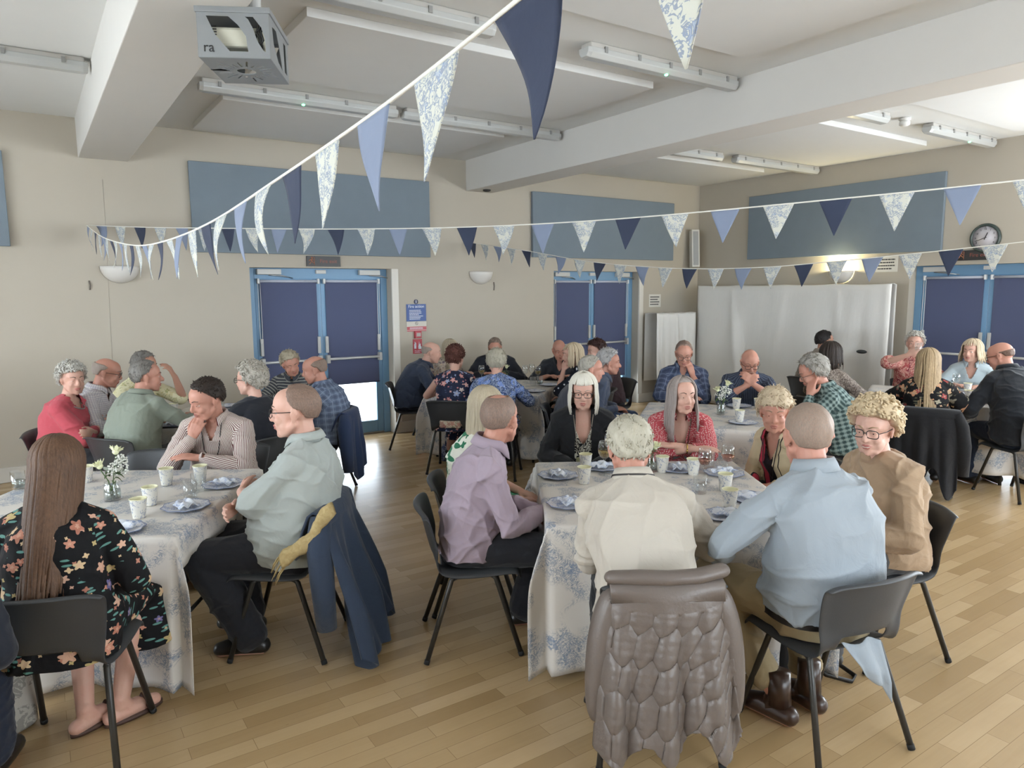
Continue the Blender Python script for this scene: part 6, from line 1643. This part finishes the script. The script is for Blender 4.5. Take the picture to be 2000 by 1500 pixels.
# shirt tail hanging through the slot of the chair
G = []
for i in range(12):
    s = i/11; G.append([np.array([.0+.085*x*(1-.3*s)+.05*s, -.235-.05*min(1, s*1.6)-.010*sin(x*5+2), .485-s*(.10+.11*(x+1)/2+.02*x*x)+.008*sin(x*4)]) for x in np.linspace(-1, 1, 13)])
mb = MB(); mb.grid(G); mb.build('shirt_tail', MATS['shirt_pale_blue'], p.root, solid=.003)
for k in 'LR':
    mb = MB(); a = p.leg[k]['a']; mb.tube([a+np.array([0, 0, -.02]), a+np.array([0, .01, .12])], [.05, .047], 14); mb.build('boot_shaft', M_SHOEB, p.root)
P_D7 = p
p = mk((3.33, 1.83, 1.25), 162, 'f', 'smiling person with curly blond hair and dark glasses in a beige jumper', 'the smiling woman in the beige jumper', 'pale', yaw=26, pitch=8, vox=NV, arms=dict(both='lap'), brow='a08c6c', hs=1.05, girth=1.05)
p.top(cloth('jumper_beige', 'a58d74', .9, .03, .5), 1.93, e=.024, loose=.03, sl_loose=.02, seed=381, wr=.008); p.trousers(M_TGREY); p.hair(H('hair_curly_blond', 'b09878', 'dac8a8'), tk=.036, front=28, side=-18, nape=-50, rough=.006, blobs=240, blob_r=.0125, seed=8); p.glasses(M_FRAME, w=.027, h=.019)
mb = MB(); T_ = lambda q: p.Hc+p.R@(np.array(q)*p.hs); mb.tube([T_((-.021, .087, -.0605)), T_((-.01, .0965, -.066)), T_((.01, .0965, -.066)), T_((.021, .087, -.0605))], [.002, .0045, .0045, .002], 8, flat=.7); mb.build('teeth', plain('teeth', 'd8d2c6', .3), p.root)

# glass in the hand of the woman in the red patterned blouse
w = P_F1.world(P_F1.arm['R']['w']+P_F1.arm['R']['d']*.10+np.array([-.02, .03, .02]))
glass_thing('tumbler', w[0], w[1], 'tumbler held to the mouth of the woman in the red patterned blouse', TG, None, None, 'glass tumblers', z=w[2]-.03)
# ------------------------------------------------------------------ coats over the chairs, bags
def hexdist(x, y):
    a = np.stack([np.mod(x, 1)-.5, np.mod(y, 1.732)-.866], -1); b = np.stack([np.mod(x-.5, 1)-.5, np.mod(y-.866, 1.732)-.866], -1)
    g = np.where((np.sum(a*a, -1) < np.sum(b*b, -1))[..., None], a, b); g = np.abs(g)
    return .5-np.maximum(g[..., 0], g[..., 0]*.5+g[..., 1]*.866)
def coat(ch, mat, label, hem=.25, wtop=.25, whem=.33, front=.16, back=.05, quilt=0.0, seed=0, res=70, sleeves=True, hemwave=.03, fold=.018, top=.765, name='coat', right_only=False, skew=0.0, arch=0.0):
    """garment hung over the back of chair ch (local: x across, -y behind)"""
    rg = np.random.RandomState(seed); ph = rg.rand(8)*6.28
    cut = [(-.185, top-front), (-.225, top-front*.35), (-.252, top-.012), (-.272, top+.004), (-.300, top-.008), (-.318, top-.05)]
    seg = [np.hypot(cut[i+1][0]-cut[i][0], cut[i+1][1]-cut[i][1]) for i in range(len(cut)-1)]
    ytop = cut[-1][1]; n2 = res; P = []; UV = []
    L0 = sum(seg); xs = np.linspace(-1, 1, res+1)
    rows = [(y, z, 0.0) for y, z in cut]+[(None, None, (k+1)/n2) for k in range(n2)]
    dist = 0; prev = None
    for y, z, d in rows:
        row = []
        for x in xs:
            if y is not None:
                q = np.array([x*wtop, y+.05*x*x*(1 if y > -.29 else .7), z-.012*abs(x)**3]); dd = 0
            else:
                hz = hem+arch*math.exp(-((x-.3)/.3)**2)+hemwave*sin(x*4+ph[0])*(.4 if arch else 1)+hemwave*.6*sin(x*9+ph[1]); zz = ytop+(hz-ytop)*d
                w = wtop+(whem-wtop)*d**.8
                f = fold*min(1, d*1.6)*(sin(x*9+ph[2]+1.2*d)+.6*sin(x*17+ph[3]-d))+back*d
                q = np.array([x*w+skew*d, -.318-f+.05*x*x*(1-.6*d)+.10*max(0, abs(x)-.8)*5*d*.3, zz])
            row.append(q)
        P.append(row)
    P = np.array(P)
    du = np.zeros(P.shape[:2]); dv = np.zeros(P.shape[:2])
    du[:, 1:] = np.cumsum(np.linalg.norm(np.diff(P, axis=1), axis=2), 1); dv[1:] = np.cumsum(np.linalg.norm(np.diff(P, axis=0), axis=2), 0)
    m = MB(); m.grid(P); tot = empty(name, tuple(ch.location), ch.rotation_euler[2]); tag(tot, label, 'coat', None)
    o = m.build('shell', mat, tot)
    if quilt:
        V = vcos(o.data); N = vnos(o.data); sgn = -np.sign(N[:, 1]+1e-9)
        e = hexdist(du.ravel()/quilt, dv.ravel()/quilt*.62); lim = (dv.ravel() > L0+.05)
        puff = np.clip(e/.22, 0, 1)**.5*.012*lim+.010*(1-lim)
        pk = np.sin(V@np.array([70, 40, 90.]))*np.sin(V@np.array([-50, 30, 110.]))*.0011*lim
        V += np.array([0, -1.0, 0])*(puff+pk)[:, None]*.9
        o.data.vertices.foreach_set('co', V.astype(np.float32).ravel())
    md = o.modifiers.new('solid', 'SOLIDIFY'); md.thickness = .012; md.offset = 1 if True else -1
    if sleeves:
        for s in ((1,) if right_only else (-1, 1)):
            m = MB(); x0 = s*(wtop-.005)
            pts = [np.array([x0-s*.03, -.25, top-.03]), np.array([x0+s*.015, -.25, top-.14]), np.array([x0+s*.045, -.265, top-.3]), np.array([x0+s*.05, -.28, max(hem+.06, top-.55)])]
            m.tube(pts, [.05, .062, .058, .048], 14); so = m.build('sleeve', mat, tot)
            if quilt:
                V = vcos(so.data); N = vnos(so.data); c = np.cos(V[:, 2]*2*pi/.085); V += N*(.004*c)[:, None]; so.data.vertices.foreach_set('co', V.astype(np.float32).ravel())
                md = so.modifiers.new('sub', 'SUBSURF'); md.levels = md.render_levels = 2
    if quilt:
        m = MB(); m.tube([(-wtop*.96, -.262, top+.012), (-wtop*.5, -.288, top+.020), (0, -.296, top+.018), (wtop*.5, -.288, top+.020), (wtop*.96, -.262, top+.03)], [.03, .034, .034, .034, .032], 12, round_ends=True, flat=.8); m.build('collar', mat, tot)
    return tot
M_PUFF = plain('puffer_taupe', '665c56', .42, var=.04, bump=.3, bscale=90)
coat(P_D4.chair, M_PUFF, 'taupe quilted puffer coat hung over the chair of the man in the cream white shirt',   .15, .205, .265, .2, .07, .085, 3, 130, hemwave=.06, arch=.10, fold=.018)
t1 = coat([c for c in [None]][0] or [o for o in COL.objects if o.get('label', '').endswith('the man in the pale grey shirt at the nearest left table') and o.get('category') == 'chair'][0], cloth('coat_navy', '2f3a4c', .85), 'dark navy coat trailing to the floor from the chair of the man in pale grey', .05, .25, .36, .22, .16, 0, 7, 70, hemwave=.05, fold=.05, sleeves=True)
# scarf with fringe under the navy coat
def scarf(ch, label):
    r = empty('scarf', tuple(ch.location), ch.rotation_euler[2]); tag(r, label, 'scarf')
    t = NT('scarf_gold'); v = t.co('Object'); M = t.set(t.mix(t.noise(v, 40, 3, .6, 1), hx('8a7348'), hx('c4b184')), .9, 0, .2)
    P = []
    for k in range(26):
        s = k/25; x = -.285-.02*s+.03*s*(1-s); y = -.33+.24*s+.015*sin(s*9); z = .80-.25*s-.02*sin(s*3); P.append([np.array([x-.02*cos(q)*1.0, y+.026*sin(q)*.5, z+.032*sin(q)+.007*sin(q*3+k)]) for q in np.linspace(0, 2*pi, 13)[:-1]])
    m = MB(); m.rings([np.array(p_) for p_ in P]); m.build('wrap', M, r)
    m = MB(); rg = np.random.RandomState(2)
    for k in range(16):
        b = P[-1][k % 12]; m.tube([b, b+np.array([rg.uniform(-.02, .02), .02, -.03]), b+np.array([rg.uniform(-.03, .03), .035, -.06-.02*rg.rand()])], [.003, .0025, .0012], 5)
    m.build('fringe', M, r)
    return r
scarf([o for o in COL.objects if o.get('label', '').endswith('the man in the pale grey shirt at the nearest left table') and o.get('category') == 'chair'][0], 'gold patterned scarf with fringe on the chair back of the man in pale grey')
coat(P_B7.chair, cloth('coat_blue_dark', '2c3a58'), 'dark blue coat hung on the chair of the man in the faded checked shirt', .2, .22, .25, .15, .02, 0, 9, 40)
coat(P_F2.chair, cloth('coat_black', '1b1b1e'), 'long black coat hung over the chair of the woman with long streaked hair', .14, .26, .27, .1, .06, 0, 12, 50, hemwave=.10, fold=.02)
# empty chairs
chair(.55, 5.02, 238, 'empty black moulded chair at the far side of the nearest left table')
chair(4.55, 3.22, 52, 'empty black moulded chair left of the woman in the beige, black and red jacket')
chair(5.0, 5.05, 40, 'black moulded chair standing before the second doors beside the blue grey jacket') if False else None
# cushion on the chair of the auburn haired woman
cc = P_C3.chair; r_ = cc.rotation_euler[2]
def on_chair(ch, q):
    a = ch.rotation_euler[2]; return (ch.location[0]+q[0]*cos(a)-q[1]*sin(a), ch.location[1]+q[0]*sin(a)+q[1]*cos(a), q[2])
floral('cushion_floral', 'c2b6a2', ['9a6a64', 'b98a7c', '7c7a62', 'a98478'], '8a8468', 16, .4)
G = MB(); G.box((0, -.205, .505), (.21, .035, .075)); o = G.build('chair_cushion', MATS['cushion_floral'], None, bevel=.014); o.location = cc.location; o.rotation_euler = cc.rotation_euler
o.data.uv_layers.new(name='UVMap').data.foreach_set('uv', np.array([(o.data.vertices[l.vertex_index].co.x, o.data.vertices[l.vertex_index].co.z) for l in o.data.loops], np.float32).ravel())
tag(o, 'floral cushion showing through the slot of the auburn haired woman\'s chair', 'cushion')
# bags on the floor
def bag(x, y, rz, w, d, h, mat, label, handle=True, hmat=None):
    r = empty('bag', (x, y, 0), rz); tag(r, label, 'bag')
    m = MB(); m.rings([ring(np.array([0, 0, z]), np.array([1., 0, 0]), np.array([0, 1., 0]), w/2*a, d/2*b, 28, 3.2) for z, a, b in ((.004, .9, .85), (.02, 1, 1), (h*.5, 1.02, 1), (h*.85, .98, .7), (h, .95, .3))]); o = m.build('body', mat, r)
    folds(o, .5*.006, int(x*100) % 97)
    if handle:
        m = MB(); m.tube([(-w*.28, 0, h*.95), (-w*.25, .02, h+.09), (0, .03, h+.15), (w*.25, .02, h+.09), (w*.28, 0, h*.95)], .008, 6, flat=1.4); m.build('handle', hmat or mat, r)
    return r
bag(4.02, 5.42, .9, .3, .14, .2, cloth('bag_black', '1d1d1f'), 'black bag on the floor below the woman in the blue leaf print blouse')
bag(3.72, 7.28, .3, .26, .12, .24, cloth('bag_red', 'b9484c'), 'red bag under the chair of the bald man in the navy jumper')
bag(3.62, 6.6, .6, .24, .14, .18, ware_mat('bag_blue_pattern', '4a567c', 'b9c0d8', 40, .8, .8), 'blue patterned bag under the chair of the auburn haired woman')
bag(-.22, 3.42, .5, .26, .1, .3, ware_mat('bag_white_pattern', 'b4afa6', '7c7a74', 30, .7, .8), 'white patterned cloth bag on the floor at the left picture edge')
bag(2.92, 1.95, .2, .26, .12, .2, cloth('bag_dark', '1f1c1c'), 'black handbag on the floor behind the boots of the man in the pale blue shirt', False)
m = MB(); m.tube([(2.88, 1.88, .13), (2.92, 1.76, .03), (3.0, 1.68, .008), (3.06, 1.70, .008), (3.07, 1.78, .02), (3.02, 1.88, .12)], .007, 6, flat=1.6); m.build('strap', plain('strap_black', '1c1918', .5), [o for o in COL.objects if o.get('label', '').startswith('black handbag')][0])
o = [x for x in COL.objects if x.name.startswith('strap')][-1]; par = o.parent; o.matrix_parent_inverse = Matrix.Identity(4)
V = vcos(o.data); a_ = -par.rotation_euler[2]; V -= np.array(par.location); V = V@np.array([[cos(a_), -sin(a_), 0], [sin(a_), cos(a_), 0], [0, 0, 1]]).T; o.data.vertices.foreach_set('co', V.astype(np.float32).ravel())
